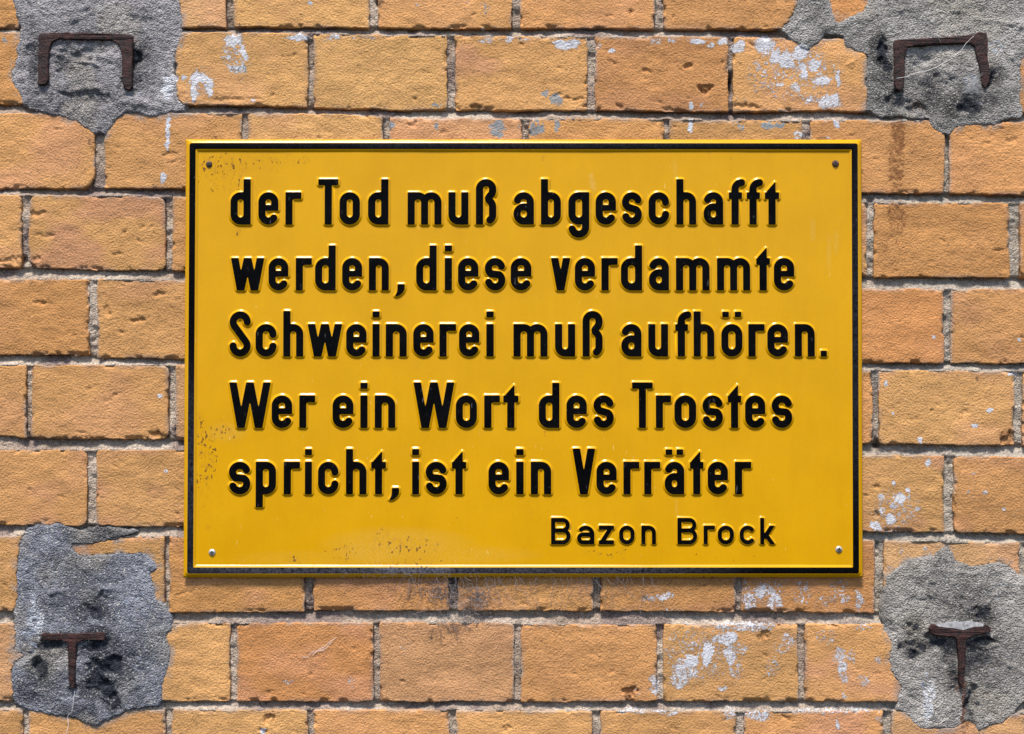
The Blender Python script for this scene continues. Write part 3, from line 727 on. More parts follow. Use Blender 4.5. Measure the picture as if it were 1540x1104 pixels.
# ------------------------------------------------------------------ sawn-off iron sections
def extrude_poly(name, outline, h0, h1, mat, parent=None, bevel=1.0, seed=0, flat_parent=True):
    """outline in photo px (clockwise or not), extruded from h0 to h1 px out of the wall, front edge bevelled and slightly ragged"""
    pts = []
    n = len(outline)
    for i in range(n):
        a, b = np.array(outline[i], float), np.array(outline[(i + 1) % n], float)
        m = max(1, int(np.hypot(*(b - a)) / 4))
        for k in range(m): pts.append(a + (b - a) * k / m)
    p = np.array(pts)
    p = p + np.stack([vnoise(p[:, 0] / 5, p[:, 1] / 5, seed) * 0.7, vnoise(p[:, 0] / 5, p[:, 1] / 5, seed + 3) * 0.7], -1)
    area = 0.5 * np.sum(p[:, 0] * np.roll(p[:, 1], -1) - np.roll(p[:, 0], -1) * p[:, 1])
    if area > 0: p = p[::-1]           # counter-clockwise seen by the viewer (v points down)
    e = np.roll(p, -1, 0) - np.roll(p, 1, 0); L = np.hypot(e[:, 0], e[:, 1])[:, None] + 1e-9
    nin = np.stack([e[:, 1], -e[:, 0]], -1) / L
    test = p + nin * 0.5
    if (poly_sdf(test[:, 0], test[:, 1], p) > 0).mean() < 0.5: nin = -nin
    m = len(p)
    hh = h1 + 0.8 * vnoise(p[:, 0] / 7, p[:, 1] / 7, seed + 9)
    rings = [W3(p[:, 0], p[:, 1], h0), W3(p[:, 0], p[:, 1], hh - bevel), W3(p[:, 0] + nin[:, 0] * bevel, p[:, 1] + nin[:, 1] * bevel, hh)]
    P = np.concatenate(rings)
    a = np.arange(m); b = (a + 1) % m
    Q = np.concatenate([np.stack([a + r * m, b + r * m, b + (r + 1) * m, a + (r + 1) * m], -1) for r in range(2)])
    top = rings[2]
    tri = tessellate_polygon([[Vector((x[0], x[2], 0)) for x in top]])
    tr = []
    for t in tri:
        t = [i for i in t]
        A_, B_, C_ = (top[i] for i in t)
        cr = (B_[0] - A_[0]) * (C_[2] - A_[2]) - (B_[2] - A_[2]) * (C_[0] - A_[0])
        if cr < 0: t = t[::-1]
        tr.append([i + 2 * m for i in t])
    return add_w(name, P, Q, mat, parent, tris=tr, smooth=False)
def arc(cx, cy, r, a0, a1, n=5):
    return [(cx + r * math.cos(math.radians(a0 + (a1 - a0) * i / n)), cy + r * math.sin(math.radians(a0 + (a1 - a0) * i / n))) for i in range(n + 1)]
def tag(o, label, cat, group=None):
    o['label'] = label; o['category'] = cat
    if group: o['group'] = group
    return o
uch = [(60,54),(63,51),(130,50),(198,53),(201,56),(200,132),(196,137),(189,134),(185,124)] + [(184,80),(181,72),(176,66),(168,62)] + [(94,60),(85,62),(80,66),(77,72),(75,84),(74,122),(70,128),(62,129),(58,126)]
tag(extrude_poly('channel_iron', uch, -20, 6.5, M_IRON, bevel=1.3, seed=1), 'rusty sawn-off channel iron without cobweb, set in cement above the word der', 'iron bracket', 'sawn-off channel irons in cement')
uch2 = [(1342,66),(1345,61),(1365,60),(1420,57),(1464,53),(1470,49),(1482,50),(1484,58),(1484,90),(1488,112),(1485,128),(1480,134),(1475,128),(1473,108),(1467,84),(1464,72),(1458,67),(1420,68),(1375,70),(1364,72),(1360,80),(1359,110),(1358,132),(1353,138),(1347,136),(1344,126),(1344,90)]
tag(extrude_poly('channel_iron', uch2, -20, 6.0, M_IRON, bevel=1.3, seed=2), 'rusty sawn-off channel iron with pale spider silk across it, above a rust-stained brick', 'iron bracket', 'sawn-off channel irons in cement')
tb = [(64,953),(70,951),(110,952),(140,951),(157,950),(160,954),(159,962),(150,963),(128,962),(118,966),(115.5,975),(115,1000),(114.5,1020),(113,1034),(108,1036),(105,1028),(104,1000),(104,972),(102,966),(92,962),(70,963),(64,960)]
tag(extrude_poly('t_section_iron', tb, -20, 6, M_IRON, bevel=1.3, seed=3), 'thin rusty T section stub in dark bluish cement below a sign corner', 'iron bracket', 'sawn-off T irons in cement')
tb2 = [(1395,944),(1400,938),(1412,941),(1430,945),(1446,948),(1462,942),(1482,939),(1488,944),(1487,950),(1472,953),(1456,957),(1451,962),(1450,985),(1448.5,1010),(1446,1026),(1444,1033),(1441,1026),(1440,1005),(1439,980),(1438,962),(1432,957),(1410,955),(1398,952)]
t2 = empty('t_section_iron', W3(1443, 985, 0), 'rusty T section stub with pale grit lying on its thick flange', 'iron bracket', 'sawn-off T irons in cement')
extrude_poly('section_end', tb2, -20, 9, M_IRON, t2, bevel=1.3, seed=4)
# grit heaped on the upper side of the flange
us = np.arange(1400, 1486, 2.0); hs = np.arange(-2, 8.6, 1.3)
U, Hh = np.meshgrid(us, hs, indexing='ij')
tp = np.interp(U, [1400, 1412, 1446, 1462, 1482], [940, 941, 947.5, 942, 940])
rise = np.interp(U, [1400, 1412, 1440, 1470, 1484], [0, 4, 13, 7, 0]) * (1 - ((Hh - 2) / 7.2) ** 2).clip(0, 1) * (1 + 0.35 * fbm(U, Hh * 3, 9, 3, 71))
P = W3(U, tp + 1.2 - rise, Hh).reshape(-1, 3)
add_w('grit', P, grid_quads(len(us), len(hs))[:, ::-1], M_DEBRIS, t2)

# ------------------------------------------------------------------ the sign
PL = 6.5                      # front of the sheet, px in front of the bricks (about 6 mm)
def SW(u, v, h): return W3(u, v, h, PL)
sign = empty('embossed_sign', W3(787, 868, 0, PL), 'yellow embossed metal sign with raised black German lettering and black border on brick wall', 'sign')
c_tl, c_tr, c_br, c_bl = (279.5, 209.5), (1295.5, 210), (1297.5, 868.5), (275.8, 868.5)
def bil(a, b):
    u = (c_tl[0] * (1 - a) + c_tr[0] * a) * (1 - b) + (c_bl[0] * (1 - a) + c_br[0] * a) * b
    v = (c_tl[1] * (1 - a) + c_tr[1] * a) * (1 - b) + (c_bl[1] * (1 - a) + c_br[1] * a) * b
    return u, v
nu, nv = 300, 196
A, B = np.meshgrid(np.linspace(0, 1, nu), np.linspace(0, 1, nv), indexing='ij')
U, V = bil(A, B)
edge = np.minimum(np.minimum(A * 1018, (1 - A) * 1018), np.minimum(B * 659, (1 - B) * 659))
wavy = 0.35 * fbm(U, V, 210, 2, 500) + 0.18 * fbm(U, V, 70, 2, 501)
H = wavy - 0.8 * np.clip(1 - edge / 2.5, 0, 1) ** 2
RDIRT = [(340,250,46,26,.62),(400,246,36,14,.55),(440,240,46,10,.45),(350,275,50,26,.42),(385,300,12,12,.4),(355,345,8,14,.7),(310,270,20,36,.3),(312,690,18,60,.62),(300,640,10,24,.7),(330,645,20,20,.55),(300,720,10,20,.55),(320,775,26,40,.25),
 (600,820,46,16,.62),(575,812,20,22,.55),(640,822,24,12,.6),(520,830,30,14,.45),(440,842,12,6,.75),(600,845,100,6,.4),(816,238,4,5,.95),(1099,250,4,18,.7),(1067,232,4,5,.7),(700,780,40,30,.15),(900,830,40,8,.5),(917,838,6,5,.85),(904,832,5,5,.7),(937,832,5,14,.6),(820,652,4,6,.8),(690,560,300,200,.06),
 (345,655,14,10,.6),(800,773,8,4,.5),(297,840,4,14,.5),(780,866,80,5,.8),(1000,866,200,4,.6),(500,866,200,4,.6),(1110,835,150,8,.2),(845,862,300,4,.55)]
YDUST = [(600,820,110,26,.40),(640,835,160,16,.32),(480,840,120,12,.2),(890,272,4,14,.75),(893,280,4,8,.8),(1015,255,3,18,.4),(1222,345,4,20,.45),(1258,365,4,20,.45),(1247,380,4,30,.35),(340,650,30,14,.3),(1140,815,10,4,.5),(1017,762,2.5,12,.5),(560,830,60,20,.5),(790,866,500,5,.4)]
dirt_sheen = np.stack([blob(U, V, RDIRT), blob(U, V, YDUST), 0 * U], -1)
front = SW(U, V, H).reshape(-1, 3)
idx = np.arange(nu * nv).reshape(nu, nv)
ring = np.concatenate([idx[0, :], idx[1:, -1], idx[-1, -2::-1], idx[-2:0:-1, 0]])
back = front[ring].copy(); back[:, 1] = -(PL - 3.2) * S
m = len(ring); a = np.arange(m); b = (a + 1) % m; n0 = nu * nv
cb = np.array([[front[:, 0].mean(), -(PL - 3.2) * S, front[:, 2].mean()]])
P = np.concatenate([front, back, cb])
tr = np.stack([n0 + b, n0 + a, np.full(m, n0 + m)], -1)
dd = dirt_sheen.reshape(-1, 3)
plate_o = add_w('plate', P, np.concatenate([grid_quads(nu, nv), np.stack([ring[a], n0 + a, n0 + b, ring[b]], -1)]), M_YEL, sign, tris=tr,
      attrs={'dirt_sheen': np.concatenate([dd, dd[ring], np.zeros((1, 3))])})
# mounting spacers that carry the sheet on the brick faces (behind the screws)
# raised border
def rrect(off, rad, n=7):
    """closed loop of the sheet outline moved in by off px"""
    quad = [(c_tl[0] + off, c_tl[1] + off), (c_tr[0] - off, c_tr[1] + off), (c_br[0] - off, c_br[1] - off), (c_bl[0] + off, c_bl[1] - off)]
    out = []
    for i, (sx, sy, a0) in enumerate(((1, 1, 180), (-1, 1, 270), (-1, -1, 0), (1, -1, 90))):
        cx, cy = quad[i][0] + sx * rad, quad[i][1] + sy * rad
        for k in range(n):
            t = math.radians(a0 + 90 * k / (n - 1))
            out.append((cx + rad * math.cos(t), cy + rad * math.sin(t)))
    # straight runs are subdivided so the strip can follow the sheet
    res = []
    for i in range(len(out)):
        a_, b_ = np.array(out[i]), np.array(out[(i + 1) % len(out)])
        L = np.hypot(*(b_ - a_))
        mm = 40 if (i % n) == n - 1 else 1
        for k in range(mm): res.append(a_ + (b_ - a_) * k / mm)
    return np.array(res)
prof = [(1.7, 6.0, -0.4, 0), (2.2, 5.4, 0.05, 0), (5.6, 4.0, 2.2, 0), (6.0, 3.4, 2.3, 1), (15.2, 1.6, 2.3, 1), (15.6, 1.4, 2.2, 0), (19.0, 1.1, 0.05, 0), (19.5, 1.0, -0.4, 0)]
loops = []
for off, rad, h, mi in prof:
    L = rrect(off, rad)
    hv = h + 0.2 * fbm(L[:, 0], L[:, 1], 60, 2, 520) * (h > 1.85) + 0.35 * fbm(L[:, 0], L[:, 1], 210, 2, 500)
    loops.append(SW(L[:, 0], L[:, 1], hv))
m = len(loops[0]); a = np.arange(m); b = (a + 1) % m
Q = []; MI = []
for r in range(len(prof) - 1):
    Q.append(np.stack([a + r * m, a + (r + 1) * m, b + (r + 1) * m, b + r * m], -1))
    MI += [1 if (prof[r][3] == 1 and prof[r + 1][3] == 1) else 0] * m
Pb = np.concatenate(loops)
Q = np.concatenate(Q)
A_, B_, C_ = Pb[Q[0][0]], Pb[Q[0][1]], Pb[Q[0][2]]
mid = Q[3 * m + 10]
nrm = np.cross(Pb[mid[1]] - Pb[mid[0]], Pb[mid[2]] - Pb[mid[0]])
if nrm[1] > 0: Q = Q[:, ::-1]
UVb = np.concatenate([rrect(p_[0], p_[1]) for p_ in prof])
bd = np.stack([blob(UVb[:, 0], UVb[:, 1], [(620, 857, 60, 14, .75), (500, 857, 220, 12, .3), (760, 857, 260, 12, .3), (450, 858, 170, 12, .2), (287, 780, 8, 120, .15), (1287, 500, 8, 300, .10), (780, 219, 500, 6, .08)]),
               blob(UVb[:, 0], UVb[:, 1], [(620, 857, 70, 14, .8), (500, 857, 260, 12, .4), (800, 857, 300, 12, .35), (287, 700, 8, 170, .2), (1287, 500, 8, 300, .15), (780, 219, 500, 6, .12)]), 0 * UVb[:, 0]], -1)  # second field: dust plus painted sky sheen, strongest on the lower border
add_w('border', Pb, Q, [M_YEL, M_BLK], sign, mat_idx=MI, attrs={'dirt_sheen': bd})

# ---- letters: strokes -> distance field -> outline -> raised mesh
def sarc(cx, cy, r, a0, a1):
    n = max(3, int(abs(a1 - a0) / 11))
    return [(cx + r * math.cos(math.radians(a0 + (a1 - a0) * i / n)), cy + r * math.sin(math.radians(a0 + (a1 - a0) * i / n))) for i in range(n + 1)]
def glyph(ch, W, X, A, s):
    """list of ('s', points, closed, width) strokes and ('p', polygon); y up from the base line, px"""
    h = s / 2; l = h; r = W - h; t = X - h; mid = W / 2; R = (W - s) / 2
    st = lambda p, c=False, w=s: ('s', p, c, w)
    def stad(y0, y1, rr=None):
        q = min(R if rr is None else rr, (y1 - y0) / 2)
        k = R - q
        return sarc(r - q, y1 - q, q, 0, 90) + sarc(l + q, y1 - q, q, 90, 180) + sarc(l + q, y0 + q, q, 180, 270) + sarc(r - q, y0 + q, q, 270, 360)
    def slant(x0, y0, x1, y1, w=s): return ('p', [(x0 - w / 2, y0), (x0 + w / 2, y0), (x1 + w / 2, y1), (x1 - w / 2, y1)])
    sx = s * 1.06
    if ch == 'o': return [st(stad(h, t), True)]
    if ch == 'd': return [st(stad(h, t), True), st([(r, 0), (r, A)]), st([(mid, t), (r, t)]), st([(mid, h), (r, h)])]
    if ch == 'b': return [st(stad(h, t), True), st([(l, 0), (l, A)]), st([(mid, t), (l, t)]), st([(mid, h), (l, h)])]
    if ch == 'p': return [st(stad(h, t), True), st([(l, -19.5), (l, X)]), st([(mid, t), (l, t)]), st([(mid, h), (l, h)])]
    if ch == 'g': return [st(stad(h, t), True), st([(mid, t), (r, t)]), st([(r, X), (r, -4.25)] + sarc(mid, -4.25, R, 0, -178)[1:])]
    if ch == 'e':
        y2 = X * 0.515
        return [st(sarc(mid, h + R, R, -20, -180) + sarc(mid, t - R, R, 180, 0) + [(r, y2 - 4)]), st([(l, y2), (W, y2)], w=s * .82)]
    if ch == 'c' and X < 40: return [st(sarc(mid, t - R, R, 32, 180) + sarc(mid, h + R, R, 180, 328))]
    if ch == 'c': return [st([(r, X * .66)] + sarc(mid, t - R, R, 0, 180) + sarc(mid, h + R, R, 180, 360) + [(r, X * .36)])]
    if ch == 's':
        c1, c2 = t - R, h + R
        if R > (t - h) / 4 * 1.02:
            q = (t - h) / 4 * 1.08; c1, c2 = t - q, h + q
        else: q = R
        f = R / q
        S2 = lambda cy, a0, a1: [(mid + (x - mid) * f, y) for x, y in sarc(mid, cy, q, a0, a1)]
        return [st(S2(c1, 8, 232) + S2(c2, 52, -173))]
    if ch == 'S':
        c1, c2 = A - h - R, h + R; be = math.degrees(math.asin(2 * R / (c1 - c2)))
        return [st([(r, A * .755)] + sarc(mid, c1, R, 0, 180 + be) + sarc(mid, c2, R, be, -180) + [(l, A * .265)])]
    if ch == 'a' or ch == 'ä':
        yb = X * (.545 if X > 40 else .53)
        q = [st(sarc(mid, t - R, R, 170 if X > 40 else 146, 0) + [(r, 0)]), st(stad(h, yb), True), st([(mid, h), (r, h)]), st([(mid, yb), (r, yb - 1)])]
        if ch == 'ä': q += [('p', [(W * .05, X + 10.5), (W * .05 + 9.8, X + 10.5), (W * .05 + 9.8, X + 18.6), (W * .05, X + 18.6)]), ('p', [(W * .95 - 9.8, X + 10.5), (W * .95, X + 10.5), (W * .95, X + 18.6), (W * .95 - 9.8, X + 18.6)])]
        return q
    if ch == 'ö':
        return glyph('o', W, X, A, s) + glyph('ä', W, X, A, s)[-2:]
    if ch == 'r':
        q = s * .8
        return [st([(l, 0), (l, X)]), st([(l, X * .62)] + sarc(l + q, t - q + .2, q, 180, 90) + [(W, t + .2)], w=s * .96)]
    if ch == 'n': return [st([(l, 0), (l, X)]), st([(l, t), (mid, t)]), st(sarc(mid, t - R, R, 180, 0) + [(r, 0)])]
    if ch == 'h': return [st([(l, 0), (l, A)]), st([(l, t), (mid, t)]), st(sarc(mid, t - R, R, 180, 0) + [(r, 0)])]
    if ch == 'u': return [st([(r, 0), (r, X)]), st([(mid, h), (r, h)]), st([(l, X)] + sarc(mid, h + R, R, 180, 360))]
    if ch == 'm':
        q = (W - s) / 4; x1 = l + q; x2 = mid + q
        return [st([(l, 0), (l, X)]), st([(l, t), (x1, t)]), st(sarc(x1, t - q, q, 180, 0) + [(mid, 0)]), st([(mid, t - q)] + sarc(x2, t - q, q, 180, 0) + [(r, 0)])]
    if ch == 'i': return [st([(mid, 0), (mid, X)]), ('p', [(mid - h, A - 9), (mid + h, A - 9), (mid + h, A), (mid - h, A)])]
    if ch == '.': return [('p', [(0, 0), (W, 0), (W, 8.8), (0, 8.8)])]
    if ch == ',': return [('p', [(W - s, 9.5), (W, 9.5), (W, 2), (W - 2.5, -3), (W - 7, -7), (W - 11, -8.6), (W - 15, -8.8), (W - 12.5, -5), (W - 11, -1), (W - s, 3)])]
    if ch == 'w': return [slant(W * .29, 0, h, X, sx), slant(W * .29, 0, mid, X, sx), slant(W * .71, 0, mid, X, sx), slant(W * .71, 0, W - h, X, sx)]
    if ch == 'W': return [slant(W * .285, 0, h, A, sx), slant(W * .285, 0, mid, A, sx), slant(W * .715, 0, mid, A, sx), slant(W * .715, 0, W - h, A, sx)]
    if ch == 'v': return [slant(mid, 0, h, X, sx), slant(mid, 0, W - h, X, sx)]
    if ch == 'V': return [slant(mid, 0, h, A, sx), slant(mid, 0, W - h, A, sx)]
    if ch == 'T': return [st([(mid, 0), (mid, A)]), st([(0, A - 4.6), (W, A - 4.6)], w=9.2)]
    if ch == 't':
        a_, b_ = mid - h, mid + h
        return [('p', [(a_, 0), (b_, 0), (b_, 65), (a_ - 2.5, 50), (a_ - 2.5, 44), (a_, 44)]), st([(0, X - 5.2), (W, X - 5.2)], w=10)]
    if ch == 'f':
        c = W * .44; q = W - c - 1.5
        q = min(q, 10)
        return [st([(c, 0)] + sarc(c + q, A - h - q, q, 180, 90) + [(W, A - h)]), st([(0, X - 5.2), (W - 1.5, X - 5.2)], w=10)]
    if ch == 'ß':
        tt = A - h
        return [st([(l, 0)] + sarc(mid, tt - R, R, 180, 0) + [(r, 50), (r - 1.0, 46.5), (r - 4, 43.2), (r - 6.2, 40), (r - 5.6, 37), (r - 2.5, 34), (r - .6, 30.5), (r, 27), (r, h + 9)] + sarc(r - 9, h + 9, 9, 0, -68))]
    if ch == 'z': return [st([(0, t), (W, t)]), st([(0, h), (W, h)]), slant(s * .62, s * .3, W - s * .62, X - s * .3, s * 1.25)]
    if ch == 'k': return [st([(l, 0), (l, A)]), slant(W - s * .66, 0, s * 1.15, X * .60, s * 1.25), slant(s * .9, X * .30, W - s * .75, X, s * 1.3)]
    if ch == 'B':
        y1 = A * .525; q1 = (A - h - y1) / 2; q2 = (y1 - h) / 2; r1 = r - 1.2
        return [st([(l, 0), (l, A)]), st([(l, A - h)] + sarc(r1 - q1, A - h - q1, q1, 90, -90) + [(l, y1)]), st([(l, y1)] + sarc(r - q2, h + q2, q2, 90, -90) + [(l, h)])]
    raise ValueError(ch)
def glyph_field(prims, gx, gy):
    D = np.full(gx.shape, 1e3)
    for pr in prims:
        if pr[0] == 'p':
            D = np.minimum(D, -poly_sdf(gx, gy, pr[1])); continue
        _, pts, closed, w = pr
        p = [pts[0]]
        for x in pts[1:]:
            if math.hypot(x[0] - p[-1][0], x[1] - p[-1][1]) > 1e-3: p.append(x)
        segs = list(zip(p[:-1], p[1:])) + ([(p[-1], p[0])] if closed else [])
        for (a_, b_) in segs:
            ex, ey = b_[0] - a_[0], b_[1] - a_[1]; L = math.hypot(ex, ey)
            if L < 1e-6: continue
            ex /= L; ey /= L
            tx = (gx - a_[0]) * ex + (gy - a_[1]) * ey; ty = -(gx - a_[0]) * ey + (gy - a_[1]) * ex
            qx = np.abs(tx - L / 2) - L / 2; qy = np.abs(ty) - w / 2
            D = np.minimum(D, np.hypot(np.maximum(qx, 0), np.maximum(qy, 0)) + np.minimum(np.maximum(qx, qy), 0))
        for c in (p if closed else p[1:-1]):
            D = np.minimum(D, np.hypot(gx - c[0], gy - c[1]) - w / 2)
    return D
def blur(D):
    for ax in (0, 1):
        D = (np.roll(D, 1, ax) + D * 2 + np.roll(D, -1, ax)) / 4
    return D
def contours(D, x0, y0, st):
    """marching squares at 0 with the inside (negative) on the left"""
    nx, ny = D.shape
    ins = D < 0
    seg = {}
    ptc = {}
    def ept(kind, i, j):
        k = (kind, i, j)
        if k not in ptc:
            if kind == 0: a_, b_ = D[i, j], D[i + 1, j]; f = a_ / (a_ - b_); ptc[k] = (x0 + (i + f) * st, y0 + j * st)
            else: a_, b_ = D[i, j], D[i, j + 1]; f = a_ / (a_ - b_); ptc[k] = (x0 + i * st, y0 + (j + f) * st)
        return k
    c = ins[:-1, :-1].astype(int) + 2 * ins[1:, :-1] + 4 * ins[1:, 1:] + 8 * ins[:-1, 1:]
    for i, j in zip(*np.nonzero((c > 0) & (c < 15))):
        i = int(i); j = int(j)
        B_, R_, T_, L_ = (0, i, j), (1, i + 1, j), (0, i, j + 1), (1, i, j)
        tbl = {1: [(B_, L_)], 2: [(R_, B_)], 3: [(R_, L_)], 4: [(T_, R_)], 5: [(B_, L_), (T_, R_)], 6: [(T_, B_)], 7: [(T_, L_)],
               8: [(L_, T_)], 9: [(B_, T_)], 10: [(R_, B_), (L_, T_)], 11: [(R_, T_)], 12: [(L_, R_)], 13: [(B_, R_)], 14: [(L_, B_)]}
        for a_, b_ in tbl[int(c[i, j])]:
            ept(*a_); ept(*b_); seg[a_] = b_
    loops_ = []
    while seg:
        k0 = next(iter(seg)); cur = k0; lp = []
        while cur in seg:
            lp.append(ptc[cur]); cur = seg.pop(cur)
        loops_.append(np.array(lp))
    return loops_
def simplify(p, tol):
    n = len(p)
    far = int(np.argmax(np.hypot(*(p - p[0]).T)))
    def dp(lo, hi):
        if hi - lo < 2: return []
        a_, b_ = p[lo], p[hi % n]
        e = b_ - a_; L = math.hypot(*e) + 1e-12
        q = p[lo + 1:hi] - a_
        d = np.abs(q[:, 0] * e[1] - q[:, 1] * e[0]) / L
        k = int(np.argmax(d))
        if d[k] < tol: return []
        return dp(lo, lo + 1 + k) + [lo + 1 + k] + dp(lo + 1 + k, hi)
    ids = [0] + dp(0, far) + [far] + dp(far, n)
    q = p[ids]
    # long straights stay, but very long edges are halved for the offset normals
    return q
gcache = {}
def glyph_mesh(ch, W, X, A, s, bev, emb):
    key = (ch, round(W), X)
    if key in gcache: return gcache[key]
    W = float(round(W))
    st_ = 0.5
    x0, y0 = -4.0, -24.0
    xs = np.arange(x0, W + 4.1, st_); ys = np.arange(y0, A + 5, st_)
    gx, gy = np.meshgrid(xs, ys, indexing='ij')
    D = glyph_field(glyph(ch, W, X, A, s), gx, gy)
    D = blur(blur(blur(D)))
    lps = [simplify(l_, 0.05) for l_ in contours(D, x0, y0, st_) if len(l_) > 8]
    prof_ = [(-0.30, emb), (0.15, emb - 0.1), (0.15 + (bev - .15) * .5, emb - 0.1 - .637 * (bev - .15) * .5), (bev, emb - 0.1 - .637 * (bev - .15)), (bev + .5, -0.35)]
    V_ = []; Qs = []; Ms = []; Ts = []
    tops = []
    for lp in lps:
        e = np.roll(lp, -1, 0) - lp; L = np.hypot(e[:, 0], e[:, 1])[:, None] + 1e-9
        ne = np.stack([e[:, 1], -e[:, 0]], -1) / L            # right of travel
        nn = ne + np.roll(ne, 1, 0)
        nn = nn / np.maximum((nn ** 2).sum(1, keepdims=True) / 2, 0.5)
        # right-hand side must be outside
        tst = lp + nn * 0.6
        ii = np.clip(((tst[:, 0] - x0) / st_).round().astype(int), 0, D.shape[0] - 1); jj = np.clip(((tst[:, 1] - y0) / st_).round().astype(int), 0, D.shape[1] - 1)
        if (D[ii, jj] > 0).mean() < 0.5: nn = -nn
        m_ = len(lp); base = len(V_)
        for (of, hh) in prof_:
            for q_ in lp + nn * of: V_.append((q_[0], q_[1], hh))
        a_ = np.arange(m_); b_ = (a_ + 1) % m_
        for r_ in range(len(prof_) - 1):
            for i in range(m_):
                Qs.append((base + r_ * m_ + a_[i], base + r_ * m_ + b_[i], base + (r_ + 1) * m_ + b_[i], base + (r_ + 1) * m_ + a_[i])); Ms.append(0 if r_ > 0 else 1)
        ar = 0.5 * np.sum(lp[:, 0] * np.roll(lp[:, 1], -1) - np.roll(lp[:, 0], -1) * lp[:, 1])
        tops.append((base, m_, ar))
    V_ = np.array(V_)
    amax = max(tops, key=lambda t_: abs(t_[2]))[2]
    outer = [t_ for t_ in tops if t_[2] * amax > 0]; holes = [t_ for t_ in tops if t_[2] * amax <= 0]
    for (bs, m_, ar) in outer:
        grp = [(bs, m_)]
        op = V_[bs:bs + m_, :2]
        for (hb, hm, _) in holes:
            c_ = V_[hb, :2]
            if poly_sdf(np.array([c_[0]]), np.array([c_[1]]), op)[0] > 0: grp.append((hb, hm))
        ids = np.concatenate([np.arange(g[0], g[0] + g[1]) for g in grp])
        tri = tessellate_polygon([[Vector((V_[i, 0], V_[i, 1], 0)) for i in range(g[0], g[0] + g[1])] for g in grp])
        for t_ in tri:
            i = [int(ids[x]) for x in t_]
            A2, B2, C2 = V_[i[0]], V_[i[1]], V_[i[2]]
            if (B2[0] - A2[0]) * (C2[1] - A2[1]) - (B2[1] - A2[1]) * (C2[0] - A2[0]) < 0: i = i[::-1]
            Ts.append(i); Ms.append(1)
    # local metres: x right, y = -h (towards the viewer), z up
    P_ = np.stack([V_[:, 0] * S, -V_[:, 2] * S, V_[:, 1] * S], -1)
    Qs = np.array(Qs)
    # orient the bevels outwards
    q0 = Qs[0]
    lp = lps[0]
    nr = np.cross(P_[q0[1]] - P_[q0[0]], P_[q0[3]] - P_[q0[0]])
    if nr[1] > 0: Qs = Qs[:, ::-1]
    me = mesh_np('letter', P_, Qs, [M_YEL, M_BLK], tris=Ts, mat_idx=Ms, smooth=True, attrs={'dirt_sheen': np.zeros((len(P_), 3))})
    me.polygons.foreach_set('use_smooth', np.concatenate([np.ones(len(Qs), bool), np.zeros(len(Ts), bool)]))
    gcache[key] = me
    return me

LINES = [
 (338.0, 48.8, 68.5, 10.6, "d347-377.2 e388.9-418.8 r429.6-453.2 T478.9-508.8 o510.9-541.4 d553.7-584.2 m613.2-664 u674.5-704.4 ß715.8-746.3 a772.3-802.9 b813.6-843.4 g854.8-886 e895.7-926.2 s935.3-965.2 c975.3-1006.1 h1017.1-1046.7 a1058-1087.3 f1096-1117.1 f1123-1144.1 t1150.3-1171.4"),
 (437.0, 48.8, 67.8, 10.6, "w347.9-397.3 e404.2-433.8 r445.1-469.1 d474.1-504.9 e514.8-544.7 n554.9-584.8 ,592.6-608.7 d626-656.6 i668.8-679.9 e688.9-719.4 s729.2-760 e768.1-799 v828.8-857.4 e864.5-894.7 r904.5-928.8 d933.7-965.5 a975.9-1005.8 m1016.5-1066.8 m1078.2-1127.9 t1137.3-1157.7 e1163.6-1194.1"),
 (536.3, 48.8, 67.9, 10.6, "S345.6-377.2 c384.7-416.1 h426.3-456.2 w463.1-514.5 e520.8-551.3 i559.7-571.6 n580.3-611.7 e621.6-652.1 r661-685.9 e690.4-720.8 i731.3-742.7 m772.3-823.3 u834.7-864.9 ß876.2-906.1 a934.4-964.5 u974.9-1004.5 f1015.5-1036 h1043.1-1074 ö1084.7-1116.2 r1125.3-1149.6 e1153.8-1184.7 n1195.1-1224.9 .1234-1243.1"),
 (643.6, 48.8, 68.3, 10.6, "W345.2-406.9 e408.9-439.6 r450.4-474.1 e500.4-531.6 i541.9-553 n563.8-594.5 W622.2-683 o685.6-717.2 r728.3-751.7 t757-779.5 d810.3-841.2 e851.9-882.4 s892.5-923 T950.6-981.4 r986.3-1009 o1014.2-1046.7 s1056.4-1087 t1094.4-1114.5 e1120.4-1150.6 s1160.3-1191.2"),
 (743.3, 48.8, 68.5, 10.6, "s344.6-376.8 p384.9-415.3 r427-451.3 i458.6-469.4 c478.5-509.1 h520.5-551.2 t558.5-580.4 ,585.1-600.3 i619.3-631 s640.3-671.9 t679.8-701.1 e734.7-765.4 i776.2-787.6 n798.3-828.8 V861.3-894.7 e897-927.2 r937.6-961.3 r968.8-992.8 ä999.6-1028.8 t1037.6-1057.7 e1064.2-1094.4 r1105.1-1129.5"),
 (818.5, 28.0, 39.6, 6.0, "B828.8-858.1 a867.8-893.8 z900.6-923.3 o931.1-954.2 n964.5-986.3 B1018.8-1048.3 r1058.1-1074.9 o1079.2-1103.5 c1112.3-1136 k1143.1-1165.8"),
]
sl0 = np.array(sign.location)
